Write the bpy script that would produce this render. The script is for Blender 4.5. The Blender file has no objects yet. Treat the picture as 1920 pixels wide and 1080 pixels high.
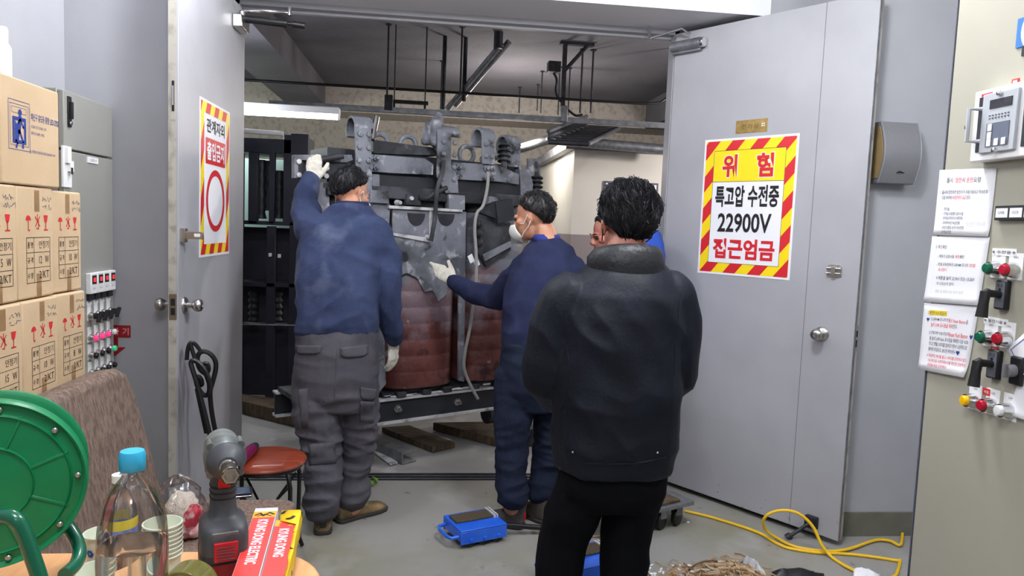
import bpy, math, random
from math import sin, cos, pi, radians, sqrt
from mathutils import Vector, Matrix, noise
from mathutils.bvhtree import BVHTree

S = bpy.context.scene
COL = S.collection

# ------------------------------------------------------------------ camera
FPX, YAW, PIT, ROL, HC = 1350.0, radians(6.5), radians(4.75), radians(2.23), 1.5
_f = Vector((sin(YAW)*cos(PIT), cos(YAW)*cos(PIT), -sin(PIT)))
_r0 = Vector((cos(YAW), -sin(YAW), 0.0))
_u0 = _r0.cross(_f)
CR = _r0*cos(ROL) + _u0*sin(ROL)
CU = -_r0*sin(ROL) + _u0*cos(ROL)
CF = _f
CP = Vector((0, 0, HC))
cam = bpy.data.cameras.new('camera')
cam.sensor_width = 36.0
cam.lens = FPX/1920*36
cam.clip_start = 0.05
camo = bpy.data.objects.new('camera', cam)
COL.objects.link(camo)
camo.matrix_world = Matrix((
    (CR.x, CU.x, -CF.x, CP.x), (CR.y, CU.y, -CF.y, CP.y), (CR.z, CU.z, -CF.z, CP.z), (0, 0, 0, 1)))
S.camera = camo

# ------------------------------------------------------------------ world, lights, exposure
w = bpy.data.worlds.new('world')
S.world = w
w.use_nodes = True
w.node_tree.nodes['Background'].inputs[0].default_value = (0.62, 0.66, 0.74, 1)
w.node_tree.nodes['Background'].inputs[1].default_value = 0.12

def area(name, loc, sx, sy, power, color, rot=(0, 0, 0)):
    l = bpy.data.lights.new(name, 'AREA')
    l.shape = 'RECTANGLE'
    l.size, l.size_y = sx, sy
    l.energy = power
    l.color = color
    o = bpy.data.objects.new(name, l)
    o.location = loc
    o.rotation_euler = rot
    COL.objects.link(o)
    return o

def point(name, loc, r, power, color):
    l = bpy.data.lights.new(name, 'POINT')
    l.shadow_soft_size = r
    l.energy = power
    l.color = color
    o = bpy.data.objects.new(name, l)
    o.location = loc
    COL.objects.link(o)
    return o

point('ceiling_or_fill_light', (-0.74, 2.98, 2.84), 0.10, 42, (0.94, 0.96, 1.0))
point('ceiling_or_fill_light', (0.92, 2.05, 2.84), 0.14, 92, (0.95, 0.97, 1.0))
point('ceiling_or_fill_light', (-0.20, 0.55, 2.84), 0.25, 74, (0.96, 0.97, 1.0))  # added fill above the foreground, no fixture modelled
point('ceiling_or_fill_light', (2.35, 1.1, 2.84), 0.14, 34, (0.95, 0.97, 1.0))  # added behind the switchboard to brighten the right column
point('ceiling_or_fill_light', (0.2, -1.4, 2.84), 0.25, 30, (0.96, 0.97, 1.0))  # added fill behind the camera
point('back_room_tube_or_fill', (-1.75, 6.10, 2.30), 0.12, 36, (0.86, 0.90, 1.0))
point('back_room_tube_or_fill', (3.3, 5.9, 2.55), 0.15, 150, (1.0, 0.95, 0.92))  # unseen fill, added to brighten the white block at back right
point('back_room_tube_or_fill', (0.9, 8.1, 2.45), 0.15, 80, (1.0, 0.93, 0.86))  # unseen fill, added to lift the far wall and ceiling
point('back_room_tube_or_fill', (-3.2, 7.6, 2.6), 0.15, 70, (0.90, 1.0, 0.90))  # unseen greenish fill, added for the dark rear left
S.view_settings.view_transform = 'Standard'
S.view_settings.look = 'None'
S.view_settings.exposure = 0.0
S.view_settings.gamma = 1.0
S.view_settings.use_curve_mapping = False
S.cycles.use_denoising = True
S.cycles.max_bounces = 8

# ------------------------------------------------------------------ geometry helpers
def ray(x, y):
    return CF + CR*((x-960)/FPX) - CU*((y-540)/FPX)
def aY(x, y, Y):
    d = ray(x, y); return CP + d*(Y/d.y)
def aZ(x, y, Z):
    d = ray(x, y); return CP + d*((Z-HC)/d.z)
def aX(x, y, X):
    d = ray(x, y); return CP + d*(X/d.x)
def frame(o, r, u=(0, 0, 1)):
    r = Vector(r).normalized(); u = Vector(u).normalized(); n = r.cross(u)
    o = Vector(o)
    return Matrix(((r.x, u.x, n.x, o.x), (r.y, u.y, n.y, o.y), (r.z, u.z, n.z, o.z), (0, 0, 0, 1)))
def uv(x, y, M, off=0.0):
    """pixel -> coordinates in the plane of frame M (z = off)"""
    Mi = M.inverted(); c = Mi @ CP; d = Mi.to_3x3() @ ray(x, y)
    p = c + d*((off-c.z)/d.z)
    return p.x, p.y

def clip(poly, x0, y0, x1, y1):
    def half(P, ins, cut):
        out = []
        for i in range(len(P)):
            a, b = P[i-1], P[i]
            if ins(b):
                if not ins(a): out.append(cut(a, b))
                out.append(b)
            elif ins(a): out.append(cut(a, b))
        return out
    def cx(v): return lambda a, b: (v, a[1]+(b[1]-a[1])*(v-a[0])/(b[0]-a[0]))
    def cy(v): return lambda a, b: (a[0]+(b[0]-a[0])*(v-a[1])/(b[1]-a[1]), v)
    for ins, cut in ((lambda p: p[0] >= x0, cx(x0)), (lambda p: p[0] <= x1, cx(x1)),
                     (lambda p: p[1] >= y0, cy(y0)), (lambda p: p[1] <= y1, cy(y1))):
        if not poly: return poly
        poly = half(poly, ins, cut)
    return poly

_tc = {}
def glyphs(body, bold):
    k = (body, bold)
    if k not in _tc:
        c = bpy.data.curves.new('t', 'FONT'); c.body = body; c.offset = bold; c.resolution_u = 3
        o = bpy.data.objects.new('t', c); COL.objects.link(o)
        m = o.evaluated_get(bpy.context.evaluated_depsgraph_get()).to_mesh()
        vs = [v.co.copy() for v in m.vertices]; fs = [tuple(p.vertices) for p in m.polygons]
        bpy.data.objects.remove(o); bpy.data.curves.remove(c)
        _tc[k] = (vs, fs)
    return _tc[k]

ROOT = {}
class MB:
    def __init__(s, M=None):
        s.v = []; s.f = []; s.mi = []; s.M = M or Matrix(); s.cur = 0
    def add(s, vs, fs):
        b = len(s.v)
        M = s.M
        s.v += [M @ Vector(p) for p in vs]
        for f in fs:
            s.f.append([b+i for i in f]); s.mi.append(s.cur)
        return s
    def box(s, c, d, R=None):
        x, y, z = d[0]/2, d[1]/2, d[2]/2; c = Vector(c)
        vs = [Vector((i, j, k)) for i in (-x, x) for j in (-y, y) for k in (-z, z)]
        if R: vs = [R @ p for p in vs]
        return s.add([p+c for p in vs], [(0, 1, 3, 2), (4, 6, 7, 5), (0, 4, 5, 1), (2, 3, 7, 6), (0, 2, 6, 4), (1, 5, 7, 3)])
    def bx(s, a, b):
        return s.box([(a[i]+b[i])/2 for i in range(3)], [abs(b[i]-a[i]) for i in range(3)])
    def rings(s, R, c0=True, c1=True, closed=False):
        n = len(R[0]); vs = [p for r in R for p in r]; fs = []
        m = len(R)
        for i in range(m if closed else m-1):
            a, b = i*n, ((i+1) % m)*n
            for j in range(n):
                k = (j+1) % n
                fs.append((a+j, a+k, b+k, b+j))
        if not closed:
            if c0: fs.append(tuple(range(n-1, -1, -1)))
            if c1: fs.append(tuple((m-1)*n+j for j in range(n)))
        return s.add(vs, fs)
    def tube(s, pts, r, n=10, closed=False, flat=1.0, up=None):
        P = [Vector(p) for p in pts]; m = len(P)
        rs = r if isinstance(r, (list, tuple)) else [r]*m
        T = []
        for i in range(m):
            a = P[(i-1) % m] if (closed or i > 0) else P[i]
            b = P[(i+1) % m] if (closed or i < m-1) else P[i]
            T.append((b-a).normalized())
        up = Vector(up) if up else (Vector((0, 0, 1)) if abs(T[0].z) < .9 else Vector((1, 0, 0)))
        N = (up - T[0]*up.dot(T[0])).normalized(); R = []
        for i in range(m):
            N = (N - T[i]*N.dot(T[i])).normalized(); B = T[i].cross(N)
            R.append([P[i] + N*(cos(2*pi*j/n)*rs[i]) + B*(sin(2*pi*j/n)*rs[i]*flat) for j in range(n)])
        return s.rings(R, closed=closed)
    def cyl(s, a, b, r, r2=None, n=20):
        return s.tube([a, b], [r, r if r2 is None else r2], n)
    def lathe(s, prof, c=(0, 0, 0), ax=(0, 0, 1), n=32, caps=True):
        ax = Vector(ax).normalized(); c = Vector(c)
        t = Vector((1, 0, 0)) if abs(ax.x) < .8 else Vector((0, 1, 0))
        N = (t-ax*t.dot(ax)).normalized(); B = ax.cross(N)
        return s.rings([[c+ax*z+(N*cos(2*pi*j/n)+B*sin(2*pi*j/n))*max(r, 1e-4) for j in range(n)] for r, z in prof], caps, caps)
    def ell(s, c, r, R=None, n=16, m=10):
        c = Vector(c); rr = []
        for i in range(m+1):
            a = -pi/2+pi*i/m
            ring = [Vector((r[0]*cos(a)*cos(2*pi*j/n), r[1]*cos(a)*sin(2*pi*j/n), r[2]*sin(a))) if 0 < i < m else
                    Vector((1e-4*cos(2*pi*j/n), 1e-4*sin(2*pi*j/n), r[2]*sin(a))) for j in range(n)]
            if R: ring = [R @ p for p in ring]
            rr.append([p+c for p in ring])
        return s.rings(rr)
    def prism(s, poly, z0, z1):
        n = len(poly)
        if sum(poly[i-1][0]*poly[i][1]-poly[i][0]*poly[i-1][1] for i in range(n)) < 0: poly = poly[::-1]
        vs = [(x, y, z0) for x, y in poly]+[(x, y, z1) for x, y in poly]
        fs = [tuple(range(n-1, -1, -1)), tuple(range(n, 2*n))]+[(i, (i+1) % n, n+(i+1) % n, n+i) for i in range(n)]
        return s.add(vs, fs)
    def poly(s, pts, z=0.0):
        n = len(pts)
        if n < 3: return s
        if sum(pts[i-1][0]*pts[i][1]-pts[i][0]*pts[i-1][1] for i in range(n)) < 0: pts = pts[::-1]
        return s.add([(p[0], p[1], z) for p in pts], [tuple(range(n))])
    def rect(s, x0, y0, x1, y1, z=0.0):
        return s.poly([(x0, y0), (x1, y0), (x1, y1), (x0, y1)], z)
    def line(s, pts, wd, z=0.0):
        for a, b in zip(pts, pts[1:]):
            a = Vector((a[0], a[1])); b = Vector((b[0], b[1])); d = (b-a)
            if d.length < 1e-6: continue
            d.normalize(); n = Vector((-d.y, d.x))*wd/2; e = d*wd*.3
            s.poly([a-e+n, a-e-n, b+e-n, b+e+n], z)
        return s
    def frm(s, x0, y0, x1, y1, wd, z=0.0):
        s.rect(x0, y0, x1, y0+wd, z); s.rect(x0, y1-wd, x1, y1, z); s.rect(x0, y0+wd, x0+wd, y1-wd, z)
        return s.rect(x1-wd, y0+wd, x1, y1-wd, z)
    def disc(s, c, r, z=0.0, n=24, ry=None):
        ry = ry or r
        return s.poly([(c[0]+r*cos(2*pi*i/n), c[1]+ry*sin(2*pi*i/n)) for i in range(n)], z)
    def ring(s, c, r0, r1, z=0.0, n=32, k=1.0):
        for i in range(n):
            a, b = 2*pi*i/n, 2*pi*(i+1)/n
            s.poly([(c[0]+r*cos(t), c[1]+k*r*sin(t)) for r, t in ((r0, a), (r1, a), (r1, b), (r0, b))], z)
        return s
    def text(s, body, x0, y0, x1, y1, z=0.0, bold=0.02):
        """text fitted to a box"""
        vs, fs = glyphs(body, bold)
        if not vs: return s
        ax, bx_ = min(v.x for v in vs), max(v.x for v in vs)
        ay, by = min(v.y for v in vs), max(v.y for v in vs)
        kx = (x1-x0)/(bx_-ax); ky = (y1-y0)/(by-ay)
        return s.add([(x0+(v.x-ax)*kx, y0+(v.y-ay)*ky, z) for v in vs], fs)
    def build(s, name, mats, parent=None, smooth=40, bevel=0, bseg=2, sub=0, solid=0):
        me = bpy.data.meshes.new(name)
        o = bpy.data.objects.new(name, me)
        if parent is not None:
            Mi = ROOT[parent.name].inverted(); o.parent = parent; ROOT[o.name] = ROOT[parent.name]
            vs = [Mi @ p for p in s.v]
        else:
            lo = [min(p[i] for p in s.v) for i in range(3)]; hi = [max(p[i] for p in s.v) for i in range(3)]
            c = Vector(((lo[0]+hi[0])/2, (lo[1]+hi[1])/2, lo[2]))
            o.location = c; ROOT[o.name] = Matrix.Translation(c); vs = [p-c for p in s.v]
        me.from_pydata(vs, [], s.f)
        for m in (mats if isinstance(mats, (list, tuple)) else [mats]): me.materials.append(m)
        me.polygons.foreach_set('material_index', s.mi)
        me.validate()
        if smooth:
            me.shade_smooth()
            me.set_sharp_from_angle(angle=radians(smooth))
        COL.objects.link(o)
        if solid:
            q = o.modifiers.new('s', 'SOLIDIFY'); q.thickness = solid; q.offset = 0
        if bevel:
            q = o.modifiers.new('b', 'BEVEL'); q.width = bevel; q.segments = bseg; q.limit_method = 'ANGLE'; q.angle_limit = radians(35)
        if sub:
            q = o.modifiers.new('u', 'SUBSURF'); q.levels = sub; q.render_levels = sub
        return o

def tag(o, label=None, cat=None, group=None, kind=None):
    if label: o['label'] = label
    if cat: o['category'] = cat
    if group: o['group'] = group
    if kind: o['kind'] = kind
    return o
def thing(name, label, cat, loc=(0, 0, 0), rz=0, group=None, kind=None):
    o = bpy.data.objects.new(name, None); COL.objects.link(o)
    o.empty_display_size = 0.1
    o.location = loc; o.rotation_euler = (0, 0, rz)
    ROOT[o.name] = Matrix.Translation(Vector(loc)) @ Matrix.Rotation(rz, 4, 'Z')
    return tag(o, label, cat, group, kind)

# ------------------------------------------------------------------ materials
def C(r, g, b):
    return tuple((c/12.92 if c <= .04045 else ((c+.055)/1.055)**2.4) for c in (r/255, g/255, b/255))+(1,)
def mat(name, col, rough=.5, metal=0, col2=None, spec=.5, scale=8, lo=.35, hi=.65, bump=0, bscale=60, stretch=None, trans=0, ior=1.45, emit=0, coat=0, detail=4, sheen=0, alpha=1):
    m = bpy.data.materials.new(name); m.use_nodes = True
    nt = m.node_tree; N = nt.nodes; L = nt.links; b = N['Principled BSDF']
    b.inputs['Base Color'].default_value = col
    b.inputs['Roughness'].default_value = rough; b.inputs['Metallic'].default_value = metal
    b.inputs['Transmission Weight'].default_value = trans; b.inputs['IOR'].default_value = ior
    b.inputs['Coat Weight'].default_value = coat
    b.inputs['Alpha'].default_value = alpha
    b.inputs['Specular IOR Level'].default_value = spec
    if sheen: b.inputs['Sheen Weight'].default_value = sheen
    if emit:
        b.inputs['Emission Color'].default_value = col; b.inputs['Emission Strength'].default_value = emit
    tc = N.new('ShaderNodeTexCoord'); src = tc.outputs['Object']
    if stretch:
        mp = N.new('ShaderNodeMapping'); mp.inputs['Scale'].default_value = stretch
        L.new(src, mp.inputs['Vector']); src = mp.outputs['Vector']
    if col2:
        n = N.new('ShaderNodeTexNoise'); n.inputs['Scale'].default_value = scale; n.inputs['Detail'].default_value = detail
        L.new(src, n.inputs['Vector'])
        r = N.new('ShaderNodeValToRGB'); r.color_ramp.elements[0].position = lo; r.color_ramp.elements[1].position = hi
        r.color_ramp.elements[0].color = col; r.color_ramp.elements[1].color = col2
        L.new(n.outputs['Fac'], r.inputs['Fac']); L.new(r.outputs['Color'], b.inputs['Base Color'])
    if bump:
        n2 = N.new('ShaderNodeTexNoise'); n2.inputs['Scale'].default_value = bscale; n2.inputs['Detail'].default_value = 5
        L.new(src, n2.inputs['Vector'])
        bp = N.new('ShaderNodeBump'); bp.inputs['Strength'].default_value = bump; bp.inputs['Distance'].default_value = .01
        L.new(n2.outputs['Fac'], bp.inputs['Height']); L.new(bp.outputs['Normal'], b.inputs['Normal'])
    return m
def mixmat(name, layers, rough=.7, metal=0, bump=.2, bscale=40, spec=.5):
    """layers: (colour) then (colour, scale, lo, hi, z0, z1): patches by noise, weighted by height z0..z1"""
    m = bpy.data.materials.new(name); m.use_nodes = True
    nt = m.node_tree; N = nt.nodes; L = nt.links; b = N['Principled BSDF']
    b.inputs['Roughness'].default_value = rough; b.inputs['Metallic'].default_value = metal; b.inputs['Specular IOR Level'].default_value = spec
    tc = N.new('ShaderNodeTexCoord'); cur = N.new('ShaderNodeRGB'); cur.outputs[0].default_value = layers[0]; out = cur.outputs[0]
    sx = N.new('ShaderNodeSeparateXYZ'); L.new(tc.outputs['Object'], sx.inputs[0])
    for (c, sc, lo, hi, z0, z1) in layers[1:]:
        n = N.new('ShaderNodeTexNoise'); n.inputs['Scale'].default_value = sc; n.inputs['Detail'].default_value = 5
        L.new(tc.outputs['Object'], n.inputs['Vector'])
        fac = n.outputs['Fac']
        if z0 is not None:
            mr = N.new('ShaderNodeMapRange'); mr.inputs[1].default_value = z0; mr.inputs[2].default_value = z1
            mr.inputs[3].default_value = -.35; mr.inputs[4].default_value = .35
            L.new(sx.outputs[2], mr.inputs[0])
            ad = N.new('ShaderNodeMath'); ad.operation = 'ADD'; L.new(fac, ad.inputs[0]); L.new(mr.outputs[0], ad.inputs[1]); fac = ad.outputs[0]
        r = N.new('ShaderNodeMapRange'); r.inputs[1].default_value = lo; r.inputs[2].default_value = hi
        L.new(fac, r.inputs[0])
        mx = N.new('ShaderNodeMix'); mx.data_type = 'RGBA'
        L.new(r.outputs[0], mx.inputs[0]); L.new(out, mx.inputs[6]); mx.inputs[7].default_value = c; out = mx.outputs[2]
    L.new(out, b.inputs['Base Color'])
    n2 = N.new('ShaderNodeTexNoise'); n2.inputs['Scale'].default_value = bscale; n2.inputs['Detail'].default_value = 5
    L.new(tc.outputs['Object'], n2.inputs['Vector'])
    bp = N.new('ShaderNodeBump'); bp.inputs['Strength'].default_value = bump; bp.inputs['Distance'].default_value = .01
    L.new(n2.outputs['Fac'], bp.inputs['Height']); L.new(bp.outputs['Normal'], b.inputs['Normal'])
    return m

M = {}
M['wall'] = mat('wall_paint', C(168, 169, 174), .6, col2=C(161, 162, 167), scale=3, bump=.05, bscale=120)
M['beam'] = mat('beam_paint', C(226, 227, 232), .6, bump=.05, bscale=120)
M['dgrey'] = mixmat('door_paint', [C(168, 168, 173), (C(161, 161, 166), 2.5, .4, .6, None, None), (C(104, 102, 100), 38, .80, .86, 1.1, -.4)], .45, 0, .02, 200)
M['edge'] = mat('door_edge', C(176, 172, 162), .5, col2=C(120, 112, 100), scale=14, lo=.5, hi=.75)
M['skirt'] = mat('skirting_paint', C(112, 112, 100), .5, col2=C(100, 100, 90), scale=12)
M['steel'] = mat('steel', C(190, 188, 184), .28, 1)
M['chrome'] = mat('chrome', C(220, 220, 222), .12, 1)
M['gsteel'] = mat('galvanised_steel', C(150, 152, 156), .5, .7, col2=C(122, 124, 130), scale=20)
M['dsteel'] = mat('dark_steel', C(60, 60, 66), .5, .5, col2=C(44, 44, 50), scale=20)
M['black'] = mat('black_paint', C(24, 24, 27), .4)
M['iron'] = mat('wrought_iron', C(22, 22, 24), .38, bump=.1, bscale=150)
M['white'] = mat('white_plastic', C(236, 236, 236), .4)
M['paper'] = mat('paper', C(238, 238, 242), .7)
M['red'] = mat('sign_red', C(206, 34, 44), .45)
M['yellow'] = mat('sign_yellow', C(248, 218, 20), .45)
M['ink'] = mat('black_ink', C(24, 24, 28), .6)
M['redink'] = mat('red_ink', C(206, 40, 44), .6)
M['blueink'] = mat('blue_ink', C(34, 58, 140), .6)
M['greyink'] = mat('grey_ink', C(92, 94, 106), .7)
M['pinkink'] = mat('pink_ink', C(226, 92, 102), .7)
M['card'] = mat('cardboard', C(206, 180, 146), .8, col2=C(198, 171, 136), scale=5, bump=.06, bscale=90)
M['tape'] = mat('brown_tape', C(140, 108, 74), .3, col2=C(160, 128, 92), scale=12)
M['beige'] = mat('panel_beige', C(166, 163, 148), .45, col2=C(161, 158, 143), scale=3)
M['cabgrey'] = mat('cabinet_grey', C(150, 150, 144), .45, col2=C(145, 145, 139), scale=3)

# floor materials
M['floor'] = mixmat('floor_paint', [C(146, 145, 140), (C(134, 131, 114), 1.6, .45, .62, None, None), (C(160, 159, 156), 3.2, .55, .72, None, None), (C(108, 105, 96), 14, .66, .76, None, None)], .45, 0, .04, 60)
M['floor2'] = mixmat('rear_floor_concrete', [C(150, 148, 146), (C(108, 106, 106), 1.5, .48, .66, None, None), (C(176, 174, 172), 4, .58, .7, None, None)], .55, 0, .06, 60)
M['conc'] = mixmat('ceiling_concrete', [C(104, 102, 108), (C(92, 90, 97), 1.2, .4, .65, None, None), (C(76, 74, 80), 30, .62, .75, None, None)], .9, 0, .5, 30)
M['insul'] = mixmat('wall_insulation', [C(176, 168, 160), (C(158, 150, 140), 16, .5, .62, None, None)], .9, 0, .8, 22)
M['cream'] = mat('cream_wall', C(226, 220, 210), .6, col2=C(220, 213, 202), scale=2)
M['mauve'] = mat('mauve_wainscot', C(152, 140, 140), .6)

# ------------------------------------------------------------------ the setting
def struct(name, mb, m, **k):
    return tag(mb.build(name, m, **k), kind='structure')

LX, RX = -1.585, 2.75          # side walls
FY, DY = 3.35, 4.20            # column fronts, door plane
CZ = 3.0
b = MB(); b.bx((LX, -2.5, -.1), (RX, DY-.02, 0)); struct('floor', b, M['floor'])
b = MB(); b.bx((-4.0, DY+.06, -.1), (6.0, 10.6, -.004)); struct('floor_rear', b, M['floor2'])
b = MB(); b.bx((-1.09, DY-.02, -.1), (1.39, DY+.06, -.002)); struct('trim_1', b, M['gsteel'])
b = MB()
for yy in (DY-.035, DY+.015, DY+.062): b.bx((-1.09, yy-.006, -.01), (1.39, yy+.006, .006))
tag(b.build('threshold_rail', M['dsteel']), 'dark steel rail strips across the floor in the doorway', 'threshold')
b = MB(); b.bx((LX-.1, -2.5, 0), (LX, DY, CZ)); struct('wall_left', b, M['wall'])
b = MB(); b.bx((RX, -2.5, 0), (RX+.1, DY, CZ)); struct('wall_right', b, M['wall'])
b = MB(); b.bx((LX-.1, -2.6, 0), (RX+.1, -2.5, CZ)); struct('wall_behind', b, M['wall'])
b = MB(); b.bx((LX-.1, -2.6, CZ), (RX+.1, DY+.1, CZ+.1)); struct('ceiling', b, M['beam'])
# columns each side and the wall round the opening
b = MB(); b.bx((LX, FY, 0), (-1.15, DY+.1, CZ)); struct('wall_column_left', b, M['wall'])
b = MB(); b.bx((1.99, FY, 0), (RX, DY+.1, CZ)); struct('wall_column_right', b, M['wall'])
b = MB(); b.bx((-1.15, DY, 0), (-1.10, DY+.1, 2.70)); b.bx((1.40, DY, 0), (1.99, DY+.1, 2.70)); b.bx((-1.15, DY, 2.70), (1.99, DY+.1, CZ))
struct('wall_front', b, M['wall'])
b = MB(); b.bx((-1.15, 3.80, 2.685), (1.77, DY, CZ)); struct('trim_2', b, M['beam'])
b = MB(); b.bx((1.77, 3.79, 2.69), (1.99, DY, CZ)); struct('trim_3', b, M['wall'])
# door frame
b = MB()
b.bx((-1.10, DY-.03, 0), (-1.07, DY+.07, 2.70)); b.bx((1.37, DY-.03, 0), (1.40, DY+.07, 2.70)); b.bx((-1.10, DY-.03, 2.655), (1.40, DY+.07, 2.70))
b.bx((-1.07, DY+.02, 2.64), (1.37, DY+.05, 2.66))
struct('trim_4', b, M['dgrey'], bevel=.003)
b = MB(); b.bx((2.0, FY-.012, 0), (RX, FY, .125)); struct('baseboard_right', b, M['skirt'])
# rear room
RZ = 3.3
b = MB(); b.bx((-4.0, DY+.1, RZ), (6.0, 10.6, RZ+.1)); struct('ceiling_rear', b, M['conc'])
b = MB(); b.bx((-4.0, 10.5, 0), (6.0, 10.6, RZ)); struct('wall_rear', b, M['insul'])
b = MB(); b.bx((-4.1, DY+.1, 0), (-4.0, 10.6, RZ)); struct('wall_rear_left', b, M['wall'])
b = MB(); b.bx((6.0, DY+.1, 0), (6.1, 10.6, RZ)); struct('wall_rear_right', b, M['cream'])
b = MB(); b.bx((-4.0, DY+.1, 0), (-1.15, DY+.2, RZ)); b.bx((1.99, DY+.1, 0), (6.0, DY+.2, RZ)); b.bx((-1.15, DY+.101, 2.70), (1.99, DY+.2, RZ))
struct('wall_rear_front', b, M['conc'])
# ceiling beams of the rear room
b = MB(); b.bx((-4.0, 9.9, 2.95), (6.0, 10.5, RZ)); struct('trim_5', b, M['insul'])
bl = aZ(480, 60, 3.0)
b = MB(); b.bx((-1.95, DY+.2, 3.02), (-1.45, 9.9, RZ)); struct('trim_6', b, M['conc'])
b = MB(); b.bx((2.9, DY+.2, 2.95), (3.5, 9.9, RZ)); struct('trim_7', b, M['conc'])
# white block of wall with a mauve wainscot at the back right
BY = 7.4
pL = aY(1077, 290, BY)
b = MB(); b.bx((pL.x, BY, 1.46), (6.0, 10.5, 2.33)); struct('wall_block_upper', b, M['cream'])
b = MB(); b.bx((pL.x, BY, 0), (6.0, 10.5, 1.46)); struct('wall_block_lower', b, M['mauve'])
b = MB(); b.bx((pL.x-.1, BY-.05, 2.33), (6.0, 10.5, 2.42)); struct('trim_8', b, M['gsteel'])

# ------------------------------------------------------------------ door leaves
def knob(parent, o, n, name='door_knob'):
    b = MB(); b.lathe([(.036, 0), (.036, .004), (.030, .010), (.014, .014), (.0125, .034), (.020, .040), (.0275, .050), (.029, .060), (.026, .071), (.016, .077), (.008, .078), (.0075, .075), (0, .075)], o, n, 28)
    return b.build(name, M['steel'], parent, smooth=50)

ML = frame((-1.065, 3.19, 0), (0, 1, 0))
d1 = thing('door_1', 'left grey door leaf swung open beside the no entry sign, with a bare narrow edge', 'door', (-1.09, 4.18, 0), kind='structure')
b = MB(ML); b.bx((0.0, .03, -.042), (.99, 2.64, 0)); b.build('leaf', M['dgrey'], d1, bevel=.002)
b = MB(ML); b.bx((-.0015, .03, -.040), (0, 2.64, -.008)); b.build('edge_strip', M['edge'], d1)
b = MB(ML); b.bx((-.003, 1.055, -.036), (-.0015, 1.165, -.006)); b.cur = 1
b.bx((-.0038, 1.075, -.030), (-.003, 1.105, -.012)); b.bx((-.0038, 1.115, -.030), (-.003, 1.145, -.012))
b.build('latch_plate', [M['steel'], M['ink']], d1)
zt = 2.085
b = MB(ML); b.bx((-.003, zt-.19, -.030), (-.0015, zt, -.010)); b.cur = 1
b.bx((-.004, zt-.155, -.025), (-.003, zt-.03, -.015)); b.cur = 2; b.bx((-.006, zt-.13, -.023), (-.004, zt-.05, -.017))
b.build('flush_bolt', [M['edge'], M['ink'], M['chrome']], d1)
knob(d1, ML @ Vector((.075, 1.11, 0)), (1, 0, 0)); knob(d1, ML @ Vector((.075, 1.11, -.042)), (-1, 0, 0))
b = MB(ML); b.bx((.02, 1.385, 0), (.055, 1.445, .02)); b.bx((.03, 1.40, .02), (.042, 1.432, .09)); b.cur = 1; b.bx((.0285, 1.41, .055), (.0299, 1.424, .08))
b.build('hasp', [M['steel'], M['white']], d1, bevel=.002)
b = MB(ML); b.bx((.80, 2.49, 0), (.96, 2.56, .05)); b.cyl((.90, 2.56, .025), (.90, 2.60, .025), .016); b.build('closer_body', M['steel'], d1, bevel=.006)
b = MB(); b.tube([(-1.04, 4.09, 2.60), (-.93, 4.06, 2.60), (-.80, 4.12, 2.615)], .011, 8, flat=.5); b.tube([(-.80, 4.12, 2.60), (-.80, 4.12, 2.645)], .012); b.build('closer_arm', M['chrome'], d1)
b = MB(); b.tube([(-1.02, 4.08, 2.555), (-.80, 4.08, 2.545)], .021, 12); b.tube([(-.80, 4.08, 2.545), (-.775, 4.08, 2.545)], .010); b.tube([(-.775, 4.08, 2.545), (-.71, 4.08, 2.54)], .017, 12)
b.build('dark_bar', M['black'], d1)  # plain black bar below the closer arm

A55 = radians(55)
MR = frame((1.37, 4.15, 0), (cos(A55), -sin(A55), 0))
NR = Vector((MR[0][2], MR[1][2], 0))
d2 = thing('door_2', 'right grey door leaf opened towards us carrying the big yellow and red warning sign', 'door', (1.37, 4.15, 0), kind='structure')
b = MB(MR); b.bx((0, .03, -.044), (1.14, 2.655, 0)); b.build('leaf', M['dgrey'], d2, bevel=.002)
b = MB(MR); b.bx((1.14, .03, -.042), (1.1415, 2.655, -.022)); b.cur = 1; b.bx((1.14, .03, -.020), (1.142, 2.655, -.001)); b.build('edge_strip', [M['edge'], M['gsteel']], d2)
us = uv(1515, 500, MR)[0]
b = MB(MR); b.bx((us-.0012, .03, 0), (us+.0012, 2.655, .0006)); b.build('seam', M['greyink'], d2)
ku, kv = uv(1541, 626, MR)
knob(d2, MR @ Vector((ku, kv, 0)), NR)
b = MB(MR); pu, pv = uv(1566, 508, MR); b.bx((pu-.03, pv-.03, 0), (pu+.03, pv+.03, .006)); b.cyl((pu-.035, pv+.012, .014), (pu+.035, pv+.012, .014), .009); b.cyl((pu-.035, pv-.012, .014), (pu+.035, pv-.012, .014), .007); b.bx((pu-.01, pv-.02, .006), (pu+.01, pv+.02, .028))
b.build('surface_bolt', M['steel'], d2, bevel=.001)
b = MB(MR); b.bx((1.142, kv-.07, -.036), (1.1435, kv+.06, -.010)); b.cur = 1; b.bx((1.1435, kv-.045, -.03), (1.1445, kv-.01, -.016)); b.bx((1.1435, kv+.005, -.03), (1.1445, kv+.035, -.016))
b.build('latch_plate', [M['steel'], M['ink']], d2)
cu, cv = uv(1266, 90, MR); cu2, cv2 = uv(1326, 88, MR)
b = MB(MR); b.cyl((cu, cv-.005, .03), (cu2-.02, cv-.005, .03), .03, n=16); b.bx((cu, cv-.045, 0), (cu2-.03, cv+.02, .03)); b.cur = 1; b.cyl((cu2-.02, cv-.005, .03), (cu2, cv-.005, .03), .027, n=16)
b.build('closer_body', [M['gsteel'], M['chrome']], d2, bevel=.003)
pe = MR @ Vector(((cu+cu2)/2+.02, cv+.045, .04)); pa = aY(1219, 72, 4.10)
b = MB(); b.tube([pe, pe+Vector((-.05, 0, .03)), pa], .007, 8); b.tube([pa+Vector((0, 0, -.01)), pa+Vector((0, .03, .07))], .010); b.build('closer_arm', M['chrome'], d2)
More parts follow.
